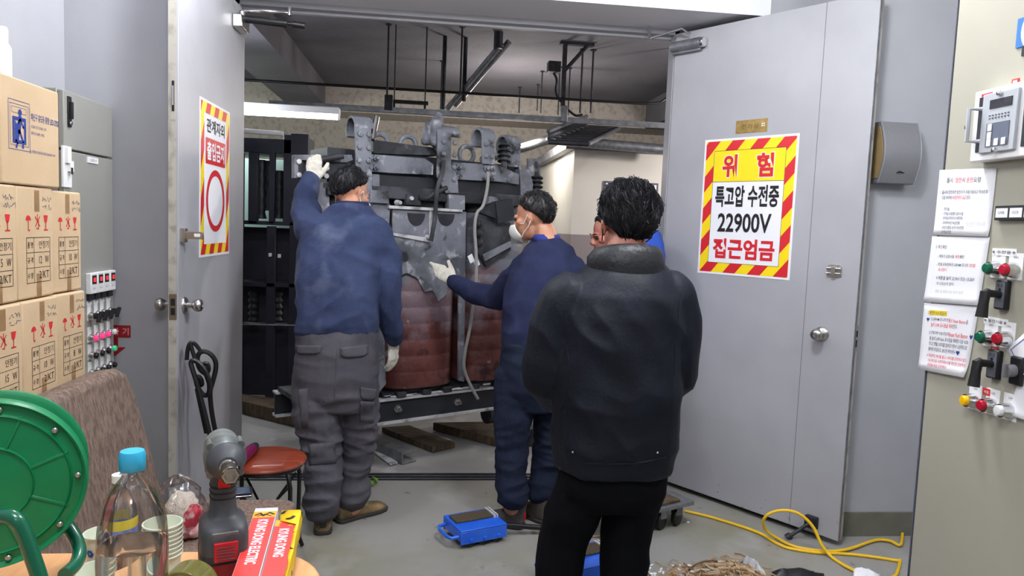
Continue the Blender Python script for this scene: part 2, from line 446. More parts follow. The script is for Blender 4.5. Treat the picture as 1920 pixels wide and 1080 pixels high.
su, sv = uv(1506, 998, MR, .03)
b = MB(MR); b.cyl((su+.03, sv+.06, .02), (su-.035, .012, .10), .009); b.cyl((su-.03, .02, .095), (su-.045, .002, .105), .016, .02); b.bx((su+.0, sv+.03, 0), (su+.06, sv+.09, .03))
b.build('kick_down_stop', M['dsteel'], d2, bevel=.002)

# ------------------------------------------------------------------ signs on the doors
def stripes(mb, X0, Y0, X1, Y1, bw, pitch, slope, z, cells):
    """diagonal bands clipped to a ring of four rectangles"""
    h = Y1-Y0
    k = -int(h*slope/pitch)-3
    while k*pitch < (X1-X0)+h*slope+pitch*2:
        x = X0+k*pitch
        P = [(x, Y0), (x+pitch/2, Y0), (x+pitch/2+h*slope, Y1), (x+h*slope, Y1)]
        for c in cells:
            q = clip(P, *c)
            if len(q) > 2: mb.poly(q, z)
        k += 1

x0, y1 = uv(1323, 263, MR); x1, _ = uv(1500, 250, MR); _, y0 = uv(1307, 511, MR)
MS = MR @ Matrix.Translation((0, 0, .0015))
sg = thing('danger_sign', 'yellow, red and white high voltage warning sign reading 22900V on the right door', 'sign', MR @ Vector(((x0+x1)/2, y0, 0)))
W, H = x1-x0, y1-y0
b = MB(MS); b.bx((x0, y0, -.001), (x1, y1, .001)); b.build('plate', M['paper'], sg)
m = .012; bw = W*.095
X0, Y0, X1, Y1 = x0+m, y0+m, x1-m, y1-m
cells = [(X0, Y1-bw, X1, Y1), (X0, Y0, X1, Y0+bw), (X0, Y0+bw, X0+bw, Y1-bw), (X1-bw, Y0+bw, X1, Y1-bw)]
b = MB(MS)
for c in cells: b.rect(*c, z=.0015)
b.cur = 1; stripes(b, X0, Y0, X1, Y1, bw, W*.27, .85, .002, cells)
b.build('hazard_border', [M['yellow'], M['red']], sg)
ix0, ix1, iy0, iy1 = X0+bw+.002, X1-bw-.002, Y0+bw+.002, Y1-bw-.002
yb = iy1-(iy1-iy0)*.275
b = MB(MS); b.rect(ix0, yb, ix1, iy1, .0015); b.build('yellow_panel', M['yellow'], sg)
b = MB(MS); b.frm(ix0-.002, iy0-.002, ix1+.002, iy1+.002, .002, .0024); b.rect(ix0, yb-.001, ix1, yb+.001, .0024); b.build('panel_outline', M['ink'], sg)
iw, ih = ix1-ix0, iy1-iy0
fx = lambda t: ix0+iw*t
fy = lambda t: iy0+ih*t
b = MB(MS)
b.cur = 1
b.text('위', fx(.13)-.004, fy(.76)-.004, fx(.345)+.004, fy(.965)+.004, .0018, .05)
b.cur = 0
b.text('위', fx(.13), fy(.76), fx(.345), fy(.965), .0026, .035); b.build('heading_lettering', [M['red'], M['paper']], sg); b = MB(MS); b.text('험', fx(.62), fy(.76), fx(.85), fy(.965), .0026, .035); b.cur = 1; b.text('험', fx(.62)-.004, fy(.76)-.004, fx(.85)+.004, fy(.965)+.004, .0018, .05)
b.build('heading_lettering', [M['red'], M['paper']], sg)
b = MB(MS); b.text('접근엄금', fx(.06), fy(.04), fx(.94), fy(.22), .0026, .035); b.build('red_lettering', M['red'], sg)
b = MB(MS); b.text('특고압 수전중', fx(.05), fy(.50), fx(.95), fy(.69), .0026, .03); b.text('22900V', fx(.11), fy(.275), fx(.87), fy(.445), .0026, .022); b.build('black_lettering', M['ink'], sg)

x0, y1 = uv(374, 180, ML); x1, _ = uv(430, 210, ML); _, y0 = uv(374, 483, ML)
sg = thing('no_entry_sign', 'tall narrow no entry notice with striped edge and red oval on the left door', 'sign', ML @ Vector(((x0+x1)/2, y0, 0)))
MS = ML @ Matrix.Translation((0, 0, .0015)); W, H = x1-x0, y1-y0
b = MB(MS); b.bx((x0, y0, -.001), (x1, y1, .001)); b.build('plate', M['paper'], sg)
m = .012; bw = W*.10; X0, Y0, X1, Y1 = x0+m, y0+m, x1-m, y1-m
cells = [(X0, Y1-bw, X1, Y1), (X0, Y0, X1, Y0+bw), (X0, Y0+bw, X0+bw, Y1-bw), (X1-bw, Y0+bw, X1, Y1-bw)]
b = MB(MS)
for c in cells: b.rect(*c, z=.0015)
b.cur = 1; stripes(b, X0, Y0, X1, Y1, bw, W*.27, .5, .002, cells); b.build('hazard_border', [M['yellow'], M['red']], sg)
fx = lambda t: x0+W*t
fy = lambda t: y0+H*t
b = MB(MS); b.text('관계자외', fx(.20), fy(.80), fx(.80), fy(.89), .002, .02); b.build('black_lettering', M['ink'], sg)
b = MB(MS); b.rect(fx(.17), fy(.60), fx(.83), fy(.765), .002); b.cur = 1; b.text('출입금지', fx(.21), fy(.625), fx(.79), fy(.745), .0028, .03); b.build('red_panel', [M['red'], M['paper']], sg)
b = MB(MS); b.ring((fx(.5), fy(.365)), W*.25, W*.31, .002, 40, .205*H/(W*.31)); b.build('red_oval', M['red'], sg)

M['brass'] = mat('worn_brass', C(168, 140, 84), .35, .8, col2=C(140, 116, 66), scale=30)
x0, y1 = uv(1381, 227, MR); x1, _ = uv(1440, 222, MR); _, y0 = uv(1380, 251, MR)
sg = thing('name_plate', 'small tarnished brass plate above the big warning sign', 'plate', MR @ Vector(((x0+x1)/2, y0, 0)))
b = MB(MR); b.bx((x0, y0, 0), (x1, y1, .002)); b.build('plate', M['brass'], sg, bevel=.0006)
b = MB(MR); W, H = x1-x0, y1-y0; b.text('전기실', x0+W*.18, y0+H*.3, x0+W*.72, y0+H*.7, .0026, .02); b.cur = 1
for i in (0, 1):
    for j in (0, 1): b.rect(x0+W*(.82+.06*i), y0+H*(.42+.16*j), x0+W*(.855+.06*i), y0+H*(.52+.16*j), .0026)
b.build('engraving', [mat('engraved_brass', C(112, 92, 54), .6), M['paper']], sg)

# wall speaker on the right column
sx0, sz1 = aY(1637, 228, FY).x, aY(1640, 228, FY-.04).z
sz0 = aY(1640, 344, FY-.03).z
sw = .19
spk = thing('wall_speaker', 'grey bow-fronted loudspeaker mounted on the wall behind the right door', 'speaker', (sx0+sw/2, FY, sz0))
prof = []
for i in range(13):
    t = i/12; z = sz0+(sz1-sz0)*t
    prof.append((-(.055+.055*sin(pi*(t*.85+.10))**1.0), z))
b = MB(); n = len(prof)
M['spk'] = mat('speaker_grey', C(134, 134, 138), .45, .3, col2=C(124, 124, 128), scale=300)
MX = Matrix(((0, 0, 1, 0), (1, 0, 0, FY), (0, 1, 0, 0), (0, 0, 0, 1)))     # (a,b,c)->(c, FY+a, b)
b.M = MX; b.prism([(0, sz0), (0, sz1)]+[(y-.0, z) for y, z in prof[::-1]], sx0, sx0+sw); b.build('cabinet', M['spk'], spk, bevel=.004)
b = MB(MX); b.prism([(-.008, sz0+.02), (-.008, sz1-.02)]+[(y+.012, z) for y, z in prof[::-1][1:-1]], sx0-.004, sx0); b.build('side_grille', mat('speaker_cloth', C(152, 128, 84), .8, bump=.4, bscale=400), spk)
b = MB()
M['sptrim'] = mat('speaker_trim', C(160, 160, 164), .35, .4)
for k in (0, 1):
    xx = sx0+.002 if k == 0 else sx0+sw-.002
    b = MB(); b.tube([(xx, FY+y-.001, z) for y, z in prof], .003, 6); b.build('edge_trim', M['sptrim'], spk)
b = MB(); yb_ = FY+prof[2][0]-.002
b.tube([(sx0+sw*.42, yb_, sz0+.05), (sx0+sw*.5, yb_-.002, sz0+.056), (sx0+sw*.62, yb_-.001, sz0+.051)], [.002, .0045, .0015], 6); b.build('emblem', M['ink'], spk)

# ------------------------------------------------------------------ beige switchboard on the right
PX = 1.30
MP = frame((PX, 1.735, 0), (0, -1, 0))
sb = thing('switchboard', 'tall beige switchgear cabinet along the right side', 'electrical cabinet', (1.62, .9, 0))
b = MB(); b.bx((PX+.003, .10, .06), (1.95, 1.735, 2.45)); b.build('housing', M['beige'], sb, bevel=.004)
b = MB(); b.bx((PX, .12, .10), (PX+.003, 1.730, 2.44)); b.build('door_panel', M['beige'], sb, bevel=.002)
b = MB(); b.bx((PX+.03, .12, 0), (1.93, 1.70, .06)); b.build('plinth', M['dsteel'], sb)
b = MB(); b.bx((PX-.0005, 1.7345, .06), (PX+.02, 1.7375, 2.45)); b.build('edge_gasket', M['greyink'], sb)
def pr(x, y, off=0): return uv(x, y, MP, off)
def plate(name, px0, py0, px1, py1, m, t=.003, parent=sb, off=0, **k):
    a = pr(px0, py0, off+t); c = pr(px1, py1, off+t)
    q = MB(MP); q.bx((a[0], c[1], off), (c[0], a[1], off+t)); return q.build(name, m, parent, **k)
# protection relay
u0, v1 = pr(1829, 173, .035); v0 = pr(1815, 305, .035)[1]; u1 = u0+.34
rl = thing('protection_relay', 'white framed relay with keypad and clear cover on the beige cabinet', 'relay', MP @ Vector(((u0+u1)/2, v0, 0)))
b = MB(MP); b.bx((u0, v0, 0), (u1, v1, .035)); b.build('frame', M['white'], rl, bevel=.003)
hv = v1-v0
b = MB(MP); b.bx((u0+.018, v0+hv*.13, .035), (u0+.035, v1-hv*.10, .037)); b.bx((u0+.150, v0+hv*.13, .035), (u0+.30, v1-hv*.10, .037)); b.build('recess', M['dsteel'], rl)
M['rgrey'] = mat('relay_grey', C(176, 180, 186), .4)
b = MB(MP); b.bx((u0+.036, v0+hv*.10, .035), (u0+.138, v1-hv*.08, .043)); b.build('face', M['rgrey'], rl, bevel=.002)
b = MB(MP); b.bx((u0+.060, v0+hv*.70, .043), (u0+.124, v0+hv*.82, .0445)); b.build('display', M['dsteel'], rl)
b = MB(MP); b.bx((u0+.056, v0+hv*.18, .043), (u0+.122, v0+hv*.50, .0445)); b.build('keypad', mat('keypad_grey', C(92, 100, 116), .5), rl)
for (a, c) in ((.068, .44), (.068, .33), (.068, .23), (.090, .23), (.111, .23)):
    b = MB(MP); b.bx((u0+a-.006, v0+hv*c-.008, .0445), (u0+a+.006, v0+hv*c+.008, .047)); b.build('key', M['white'], rl, bevel=.001)
b = MB(MP)
for i in range(7): b.bx((u0+.060+i*.009, v0+hv*.60, .043), (u0+.064+i*.009, v0+hv*.615, .0445)); b.bx((u0+.060+i*.009, v0+hv*.56, .043), (u0+.064+i*.009, v0+hv*.575, .0445))
b.build('indicator_lights', M['greyink'], rl)
b = MB(MP); b.tube([(u0+.030, v1-hv*.27, .037), (u0+.020, v1-hv*.27, .062), (u0+.020, v0+hv*.28, .062), (u0+.030, v0+hv*.28, .037)], .0055, 8); b.build('pull_handle', M['rgrey'], rl)
b = MB(MP); b.bx((u0+.022, v1-hv*.09, .0355), (u0+.055, v1-hv*.055, .0362)); b.build('red_label', M['redink'], rl)
b = MB(MP)
for c in ((u0+.088, v0+hv*.12), (u0+.088, v1-hv*.11), (u0-.002, v0+hv*.5)): b.lathe([(.006, .043), (.0055, .05), (0, .0515)], (c[0], c[1], 0), (0, 0, 1), 12)
b.build('thumb_screws', M['chrome'], rl)
b = MB(MP); b.bx((u0+.155, v0+hv*.18, .0372), (u0+.29, v1-hv*.12, .039)); b.build('window', mat('dark_window', C(52, 66, 66), .08), rl)
# blue round notice at the upper right edge
a = pr(1911, 36); c = pr(1909, 90)
bs = thing('blue_notice', 'blue notice with a white circle high at the right edge of the beige cabinet', 'notice', MP @ Vector((a[0]+.06, c[1], 0)))
b = MB(MP); b.bx((a[0], c[1], 0), (a[0]+.13, a[1], .003)); b.build('card', mat('notice_blue', C(48, 110, 200), .5), bs)
b = MB(MP); b.ring((a[0]+.065, (a[1]+c[1])/2), .044, .052, .0036); b.build('circle', M['paper'], bs)
b = MB(MP); b.bx((a[0]+.02, c[1]-.022, 0), (a[0]+.05, c[1], .004)); b.build('black_foot', M['black'], bs)
# annunciator strip
a = pr(1866, 386, .012); c = pr(1864, 413, .012)
an = thing('annunciator', 'black strip of three white lettered windows below the relay', 'indicator panel', MP @ Vector((a[0]+.06, c[1], 0)))
b = MB(MP); b.bx((a[0], c[1], 0), (a[0]+.125, a[1], .012)); b.build('frame', M['black'], an, bevel=.001)
for i in range(3):
    b = MB(MP); ua = a[0]+.005+i*.040; b.bx((ua, c[1]+.006, .012), (ua+.034, a[1]-.006, .0135)); b.cur = 1
    b.text('UVR' if i == 0 else ('OCR' if i == 1 else 'OVGR'), ua+.008, c[1]+.014, ua+.026, c[1]+.020, .014, .0)
    b.build('window', [M['paper'], M['greyink']], an)
# label plates, push buttons, rotary switches
def label_plate(px, py, w, h, txt, label, col=None, tcol=None, cat='label'):
    u, v = pr(px, py)
    t = thing('label_plate', label, cat, MP @ Vector((u, v-h/2, 0)))
    b = MB(MP); b.bx((u-w/2, v-h/2, 0), (u+w/2, v+h/2, .002)); b.build('plate', col or M['white'], t)
    b = MB(MP); b.text(txt, u-w*.3, v-h*.22, u+w*.3, v+h*.22, .0026, .01); b.build('lettering', tcol or M['greyink'], t)
    b = MB(MP)
    if not col:
        for s_ in (-1, 1): b.lathe([(.0035, .002), (.0025, .004), (0, .0042)], (u+s_*w*.42, v, 0), (0, 0, 1), 10)
        b.build('screws', M['steel'], t)
    return t
label_plate(1884, 473, .070, .017, '수전용', 'white engraved plate above the upper pair of push buttons')
label_plate(1868, 603, .070, .017, '발전기용', 'white engraved plate above the lower pair of push buttons')
def push_button(px, py, lens, label, lit=False):
    u, v = pr(px, py, .02)
    t = thing('push_button', label, 'push button', MP @ Vector((u, v, 0)), group=None)
    b = MB(MP); b.bx((u-.020, v-.022, 0), (u+.020, v+.038, .0015)); b.build('backplate', M['white'], t)
    b = MB(MP); b.text('ON' if lit else 'OFF', u-.006, v+.026, u+.006, v+.031, .002, 0); b.build('lettering', M['greyink'], t)
    b = MB(MP); b.lathe([(.0175, .0015), (.0175, .010), (.0155, .014), (.0150, .026), (.0125, .026), (.0125, .023)], (u, v, 0), (0, 0, 1), 28, caps=False); b.build('bezel', M['chrome'], t)
    b = MB(MP); b.lathe([(.0122, .012), (.0122, .031), (.010, .034), (0, .035)], (u, v, 0), (0, 0, 1), 24); b.build('lens', lens, t)
    return t
lg = mat('green_lens', C(18, 92, 66), .25); lr = mat('red_lens', C(176, 22, 44), .25); ly = mat('yellow_lens', C(246, 190, 10), .3); lw = mat('white_lens', C(226, 226, 224), .3)
push_button(1857, 503, lg, 'green push button beside a red one under the upper white plate')
push_button(1889, 506, lr, 'red push button beside a green one under the upper white plate', True)
push_button(1843, 632, lg, 'green push button under the lower white plate')
push_button(1875, 635, lr, 'red push button under the lower white plate, right of its green mate', True)
push_button(1814, 751, ly, 'yellow push button, lowest left on the beige cabinet')
push_button(1846, 760, lr, 'red push button between the yellow and the white one', True)
push_button(1879, 770, lw, 'white push button right of the bottom red one')
def pistol_switch(px, py, label):
    u, v = pr(px, py, .012)
    t = thing('pistol_switch', label, 'rotary switch', MP @ Vector((u, v-.03, 0)))
    b = MB(MP); b.bx((u-.017, v-.034, 0), (u+.017, v+.034, .014)); b.build('body', M['black'], t, bevel=.004)
    b = MB(MP); b.bx((u-.0135, v-.029, .014), (u+.0135, v+.029, .0152)); b.cur = 1; b.lathe([(.004, .0152), (0, .0157)], (u, v+.012, 0), (0, 0, 1), 12); b.text('52', u-.009, v+.019, u+.009, v+.025, .0157, 0); b.build('dial_plate', [mat('dial_grey', C(96, 98, 104), .4), M['ink']], t)
    b = MB(MP); b.tube([(u, v, .010), (u, v+.002, .028), (u, v+.003, .048)], [.009, .0085, .010], 10); b.tube([(u, v+.008, .042), (u, v+.004, .050), (u+.001, v-.02, .053), (u+.002, v-.052, .056)], [.008, .011, .0105, .013], 10); b.build('pistol_grip', M['black'], t)
    return t
pistol_switch(1876, 553, 'black pistol-grip switch under the upper pair of push buttons')
pistol_switch(1861, 683, 'black pistol-grip switch under the lower pair of push buttons')
rt = label_plate(1866, 655, .022, .012, '주의', 'tiny red tag between the lower buttons and the pistol switch', M['redink'], M['paper'], 'tag')
label_plate(1851, 735, .022, .016, '위험', 'tiny red tag just above the bottom red push button', M['redink'], M['paper'], 'tag')
label_plate(1905, 153, .020, .012, '1', 'tiny red tag on top of the relay', M['redink'], M['paper'], 'tag')
u, v = pr(1902, 695, .01)
t = thing('selector_switch', 'grey knob selector switch half hidden by the loose white sheet', 'rotary switch', MP @ Vector((u, v-.03, 0)))
b = MB(MP); b.bx((u-.014, v-.032, 0), (u+.020, v+.032, .012)); b.build('body', M['black'], t, bevel=.004)
b = MB(MP); b.lathe([(.014, .012), (.014, .026), (.0125, .030), (0, .031)], (u, v, 0), (0, 0, 1), 24); b.bx((u-.004, v-.016, .024), (u+.004, v+.016, .038)); b.build('knob', mat('knob_grey', C(106, 106, 108), .5), t, bevel=.001)
# posted sheets of paper
def sheet(name, corners, label, lines, curl=.004):
    P = [pr(x, y, .002) for x, y in corners]      # tl, tr, br, bl
    t = thing(name, label, 'paper', MP @ Vector(((P[0][0]+P[1][0])/2, P[3][1], 0)))
    n = 10; b = MB(MP); vs = []; fs = []
    def pt(a, c, z=0):
        x = (P[0][0]*(1-a)+P[1][0]*a)*(1-c)+(P[3][0]*(1-a)+P[2][0]*a)*c
        y = (P[0][1]*(1-a)+P[1][1]*a)*(1-c)+(P[3][1]*(1-a)+P[2][1]*a)*c
        return (x, y, .0018+curl*max(0, c-.75)**2*16*(0.4+.6*a)+z)
    for i in range(n+1):
        for j in range(n+1): vs.append(pt(j/n, i/n))
    for i in range(n):
        for j in range(n):
            k = i*(n+1)+j; fs.append((k+n+1, k+n+2, k+1, k))
    b.add(vs, fs); b.build('sheet', M['paper'], t, solid=.0003)
    by = {}
    for (txt, a0, c0, a1, c1, col) in lines: by.setdefault(col, []).append((txt, a0, c0, a1, c1))
    for col, L_ in by.items():
        b = MB(MP); MPs = MP
        for (txt, a0, c0, a1, c1) in L_:
            q = MB(); 
            if txt == '#hl': q.rect(a0, c0, a1, c1)
            elif txt == '#heart':
                cx_, cy_ = (a0+a1)/2, (c0+c1)/2; ww, hh = (a1-a0)/2, (c1-c0)/2
                q.poly([(cx_, c1), (a0, cy_-hh*.2), (cx_-ww*.6, c0), (cx_, cy_-hh*.5), (cx_+ww*.6, c0), (a1, cy_-hh*.2)])
            else: q.text(txt, a0, -c1, a1, -c0, 0, .005)
            vs_ = []
            for p in q.v:
                c_ = -p.y if txt[0] != '#' else p.y
                vs_.append(pt(p.x, c_, .0008 if txt != '#hl' else .0005))
            b.add(vs_, q.f if txt[0] != '#' else [f[::-1] for f in q.f])
        b.build({'k': 'black_text', 'r': 'red_text', 'b': 'blue_marks', 'y': 'yellow_highlight', 'g': 'faint_text'}[col], {'k': M['greyink'], 'r': M['pinkink'], 'b': M['blueink'], 'y': M['yellow'], 'g': mat('faint_ink', C(205, 205, 212), .7)}[col], t)
    return t
sheet('notice_sheet', [(1762, 319), (1869, 315), (1855, 444), (1750, 441)], 'topmost posted sheet on the beige cabinet, right under the relay',
      [('폴시', .16, .12, .27, .20, 'k'), ('정전', .32, .12, .43, .20, 'r'), ('시', .44, .12, .49, .20, 'k'), ('운전', .52, .12, .63, .20, 'r'), ('요령', .64, .12, .76, .20, 'k'),
       ('1. 폴시에 정전되면 발전기가 자동가동되고 약10초후', .06, .31, .90, .37, 'k'), ('다음 부하에', .10, .39, .28, .45, 'k'), ('비상전력이 공급', .30, .39, .54, .45, 'r'), ('된다.', .55, .39, .62, .45, 'k'),
       ('- 전기실', .14, .57, .26, .62, 'k'), ('- 기계실 소방펌프 급수시설', .14, .64, .52, .69, 'k'), ('- 동력실(무정전시스템전원)', .14, .71, .52, .76, 'k'), ('- 지하주차장 비상전등', .14, .78, .48, .83, 'k'), ('- 승강스톱업 승객 비상전원', .14, .85, .56, .90, 'k'), ('- 방재실전원', .14, .92, .34, .97, 'k'), ('비상발전기 부하 목록', .60, .78, .92, .86, 'g')])
sheet('notice_sheet', [(1748, 443), (1856, 445), (1836, 573), (1732, 566)], 'middle posted sheet on the beige cabinet, with a hand-drawn circle',
      [('2. 복', .10, .13, .18, .18, 'k'), ('전', .19, .13, .22, .18, 'r'), ('확인', .23, .13, .30, .18, 'k'), ('- 제어기 상표시등', .16, .27, .46, .32, 'k'), ('복전', .48, .27, .55, .32, 'r'), ('확인', .56, .27, .63, .32, 'k'),
       ('- 판넬 상부판독의 GIPAM 모니터', .16, .39, .72, .44, 'k'), ('전압', .74, .39, .84, .44, 'r'), ('표시한다', .20, .47, .36, .52, 'r'), ('V 버튼을 눌러 22.9kV 또는 13.2kV', .18, .59, .86, .65, 'k'), ('가 나오는지 본다', .20, .68, .52, .73, 'k'), ('복전 후 부하 이상 유무 점검', .20, .80, .70, .85, 'g')], .006)
sheet('notice_sheet', [(1733, 568), (1836, 574), (1812, 708), (1722, 692)], 'lowest posted sheet on the beige cabinet, with blue hearts and a yellow highlight',
      [('#hl', .12, .10, .46, .17, 'y'), ('3. 복전전 VCB 투입순서', .10, .11, .45, .165, 'k'), ('#heart', .08, .21, .14, .27, 'b'), ('1) GIPAM 모니터의', .17, .20, .50, .26, 'k'), ('통신 Reset Button', .51, .20, .82, .26, 'r'), ('을', .83, .20, .86, .26, 'k'), ('눌러 UVR 표시등을 해제', .18, .28, .60, .34, 'r'), ('한다', .61, .28, .68, .34, 'k'),
       ('2) 판넬 하부 VCB 투입의', .16, .40, .54, .46, 'k'), ('Reset Push Button', .55, .40, .90, .46, 'r'), ('#heart', .93, .40, .99, .47, 'b'), ('을 눌러 UVR Fault 표시등을 해제한 다음 VCB', .18, .48, .92, .54, 'k'), ('의 CS 핸들스위치를 잡아당기면서 오른쪽으로', .18, .56, .92, .62, 'k'), ('돌리면 투입되고, 놓으면 복귀된다', .18, .64, .72, .70, 'k'), ('#heart', .73, .64, .80, .71, 'b'),
       ('※ 자동투입 제어를 풀고 스위치를 조작하지 말고', .16, .74, .95, .79, 'r'), ('사고원인을 시정하였는지를 확인한 전원투입', .20, .81, .95, .86, 'r'), ('전원을 투입 조작한다', .20, .88, .60, .93, 'r')], .008)
sheet('loose_sheet', [(1886, 655), (1960, 590), (1990, 700), (1917, 703)], 'tilted white sheet with a blue frame at the right edge of the beige cabinet', [('#hl', .08, .10, .095, .9, 'b'), ('#hl', .08, .10, .9, .12, 'b')], .01)
sheet('loose_sheet', [(1918, 690), (1985, 690), (1965, 800), (1889, 775)], 'plain white sheet hanging below the blue-framed one', [], .012)

# ------------------------------------------------------------------ cardboard boxes stacked on the left
BXX = -1.15
MBX = frame((BXX, 0, 0), (0, 1, 0))
def scribble(b, x, y, w_, h_, seed, lw=.0016, z=.0008):
    R = random.Random(seed); P = []
    for i in range(14): P.append((x+w_*(i/13+R.uniform(-.06, .06)), y+h_*R.random()))
    b.line(P[:7], lw, z); b.line(P[7:], lw, z)
def ballast_box(Y0, Y1, z0, z1, label, watts, detail, seed, dx=0.0, turn=0.0, group='lamp ballast boxes stacked by the wall'):
    R = random.Random(seed)
    t = thing('cardboard_box', label, 'box', (BXX-.19+dx, (Y0+Y1)/2, z0), turn, group)
    T = Matrix.Translation((BXX+dx, (Y0+Y1)/2, 0)) @ Matrix.Rotation(turn, 4, 'Z') @ Matrix.Translation((-BXX, -(Y0+Y1)/2, 0))
    b = MB(T); e = .002
    nb = []
    b.bx((BXX-.38, Y0+e, z0+.001), (BXX, Y1-e, z1-.001)); b.build('carton', M['card'], t, bevel=.006)
    if detail == 0: return t
    F = T @ MBX; w_, h_ = Y1-Y0, z1-z0
    X = lambda a: Y0+w_*a
    Zz = lambda c: z1-h_*c
    b = MB(F); b.rect(X(.47), Zz(.22), X(.60), Zz(.03), .0006); b.build('packing_tape', M['tape'], t)
    b = MB(F); b.rect(X(.50), Zz(.99), X(.63), Zz(.78), .0006); b.build('packing_tape', M['tape'], t)
    b = MB(F)
    # umbrella, no-hook and glass marks
    cx, cy, r = X(.30), Zz(.30), w_*.065
    b.poly([(cx+r*cos(pi*i/10), cy+r*1.1*sin(pi*i/10)) for i in range(11)], .0008)
    b.line([(cx, cy), (cx, cy-r*2), (cx+r*.3, cy-r*2.3), (cx+r*.5, cy-r*2)], .0035, .0008)
    b.build('umbrella_mark', M['redink'], t); b = MB(F)
    cx = X(.545); r2 = w_*.06
    b.line([(cx-r2, cy-r2*1.4), (cx+r2, cy+r2*.9)], .0035, .0008); b.line([(cx+r2, cy-r2*1.4), (cx-r2, cy+r2*.9)], .0035, .0008)
    b.line([(cx, cy+r2*1.4), (cx, cy+r2*.3), (cx+r2*.5, cy-r2*.2), (cx+r2*.3, cy-r2*2), (cx-r2*.5, cy-r2*1.9)], .003, .0008)
    b.build('hook_mark', M['redink'], t); b = MB(F)
    cx = X(.77)
    b.poly([(cx-r*.9, cy+r*1.2), (cx+r*.9, cy+r*1.2), (cx+r*.55, cy-r*.2), (cx+r*.15, cy-r*.5), (cx-r*.15, cy-r*.5), (cx-r*.55, cy-r*.2)], .0008)
    b.line([(cx, cy-r*.4), (cx, cy-r*2)], .004, .0008); b.line([(cx-r*.8, cy-r*2.1), (cx+r*.8, cy-r*2.1)], .004, .0008)
    b.build('glass_mark', M['redink'], t)
    b = MB(F)
    xa, xm, xb = X(.24), X(.44), X(.88); ya, yb = Zz(.86), Zz(.45)
    b.frm(xa, ya, xb, yb, .0018, .0008)
    for k in (1, 2): b.line([(xa, ya+(yb-ya)*k/3), (xb, ya+(yb-ya)*k/3)], .0015, .0008)
    b.line([(xm, ya), (xm, yb)], .0015, .0008)
    rh = (yb-ya)/3
    for k, (l, v_) in enumerate((('수 량', '2/KT'), ('규 격', watts+'   W'), ('품 명', '안정기'))):
        b.text(l, xa+.006, ya+rh*(k+.3), xm-.006, ya+rh*(k+.7), .0008, .01)
        b.text(v_, xm+(xb-xm)*.30, ya+rh*(k+.25), xb-.008, ya+rh*(k+.75), .0008, .0)
    b.build('printed_table', M['ink'], t)
    b = MB(F); scribble(b, X(.68), Zz(.13), w_*.25, h_*.05, seed); scribble(b, X(.68), Zz(.20), w_*.28, h_*.05, seed+9)
    b.build('handwriting', M['greyink'], t)
    return t
EY = [1.950, 2.157, 2.362, 2.553]
rows = [(1.240, 1.566), (.932, 1.238), (.622, .930), (.311, .620), (.0, .309)]
pos = ['near end of', 'middle of', 'far end of']
rn = ['upper', 'second', 'third', 'fourth', 'bottom']
wt = [['15', '12', '10'], ['15', '10', '8'], ['15', '12', '10']]
for i, (z0, z1) in enumerate(rows):
    for j in range(3):
        lab = f'printed brown ballast carton at the {pos[j]} the {rn[i]} row of the stack'
        dz = .004 if (j == 2 and i == 0) else 0
        ballast_box(EY[j], EY[j+1]-(.0 if j < 2 else .004), z0, z1-dz, lab, wt[i % 3][j], 1 if i < 3 else 0, i*3+j+1, dx=[0, -.004, -.012][j]+(.01 if i == 1 else 0), turn=[0, .01, -.03][j])
zb = 1.568
bb = thing('cardboard_box', 'big plain carton with a blue exit door drawing, on top of the stacked cartons', 'box', (BXX-.2, 2.24, zb))
b = MB(); b.bx((BXX-.40, 2.085, zb), (BXX, 2.392, zb+.292)); b.build('carton', M['card'], bb, bevel=.005)
b = MB(); b.bx((BXX-.36, 2.0845, zb+.29), (BXX-.005, 2.10, zb+.2925)); b.build('packing_tape', M['tape'], bb)
Q = MBX
b = MB(Q)
def bq(x, y): return uv(x, y, Q)
x0, y0 = bq(16, 278); x1, y1 = bq(55, 195); y1 = y0+ (y1-y0)
b.frm(x0, y0, x1, y1, .0015, .0008); b.frm(x0+.008, y0+.012, x1-.008, y1-.010, .0012, .0008); b.frm(x0+.016, y1-.035, x1-.018, y1-.018, .001, .0008)
dx0, dx1, dy0, dy1 = x0+.020, x1-.020, y0+.018, y1-.045
b.frm(dx0, dy0, dx1, dy1, .010, .0008)
mx = (dx0+dx1)/2+.004; my = (dy0+dy1)/2
b.disc((mx, my+.050), .009, .0008, 14)
b.line([(mx, my+.038), (mx-.006, my-.005)], .014, .0009); b.line([(mx-.004, my), (mx+.014, my-.03), (mx+.012, my-.046)], .008, .0009); b.line([(mx-.006, my), (mx-.014, my-.035), (mx-.020, my-.046)], .008, .0009); b.line([(mx, my+.032), (mx+.016, my+.01), (mx+.024, my+.02)], .006, .0009); b.line([(mx, my+.032), (mx-.016, my+.012)], .006, .0009)
b.poly([(dx0+.012, dy0), (dx0+.030, dy0+.012), (dx0+.030, dy1-.03), (dx0+.012, dy1-.01)], .0008)
def tl(s_, xa, ya, xb, yb): 
    p = bq(xa, yb); q = bq(xb, ya); b.text(s_, p[0], min(p[1], q[1]), q[0], min(p[1], q[1])+.016, .0008, .01)
p = bq(58, 226); q = bq(109, 232)
b.text('피난구 유도등 중형 LED-2702', p[0], p[1], q[0], p[1]+.022, .0008, .01)
p = bq(58, 240); b.text('AC220V, DC1.2V 60mA, 20W', p[0], p[1], p[0]+.082, p[1]+.009, .0008, .0)
p = bq(58, 252); b.text('점등시간 60분, 2개입', p[0], p[1], p[0]+.070, p[1]+.009, .0008, .0)
p = bq(57, 288); b.text('▮ (주)한기산업 종사관로 02)2267-1118', p[0], p[1], p[0]+.135, p[1]+.011, .0008, .005)
b.build('blue_printing', M['blueink'], bb)
p = aY(2, 60, 2.2)
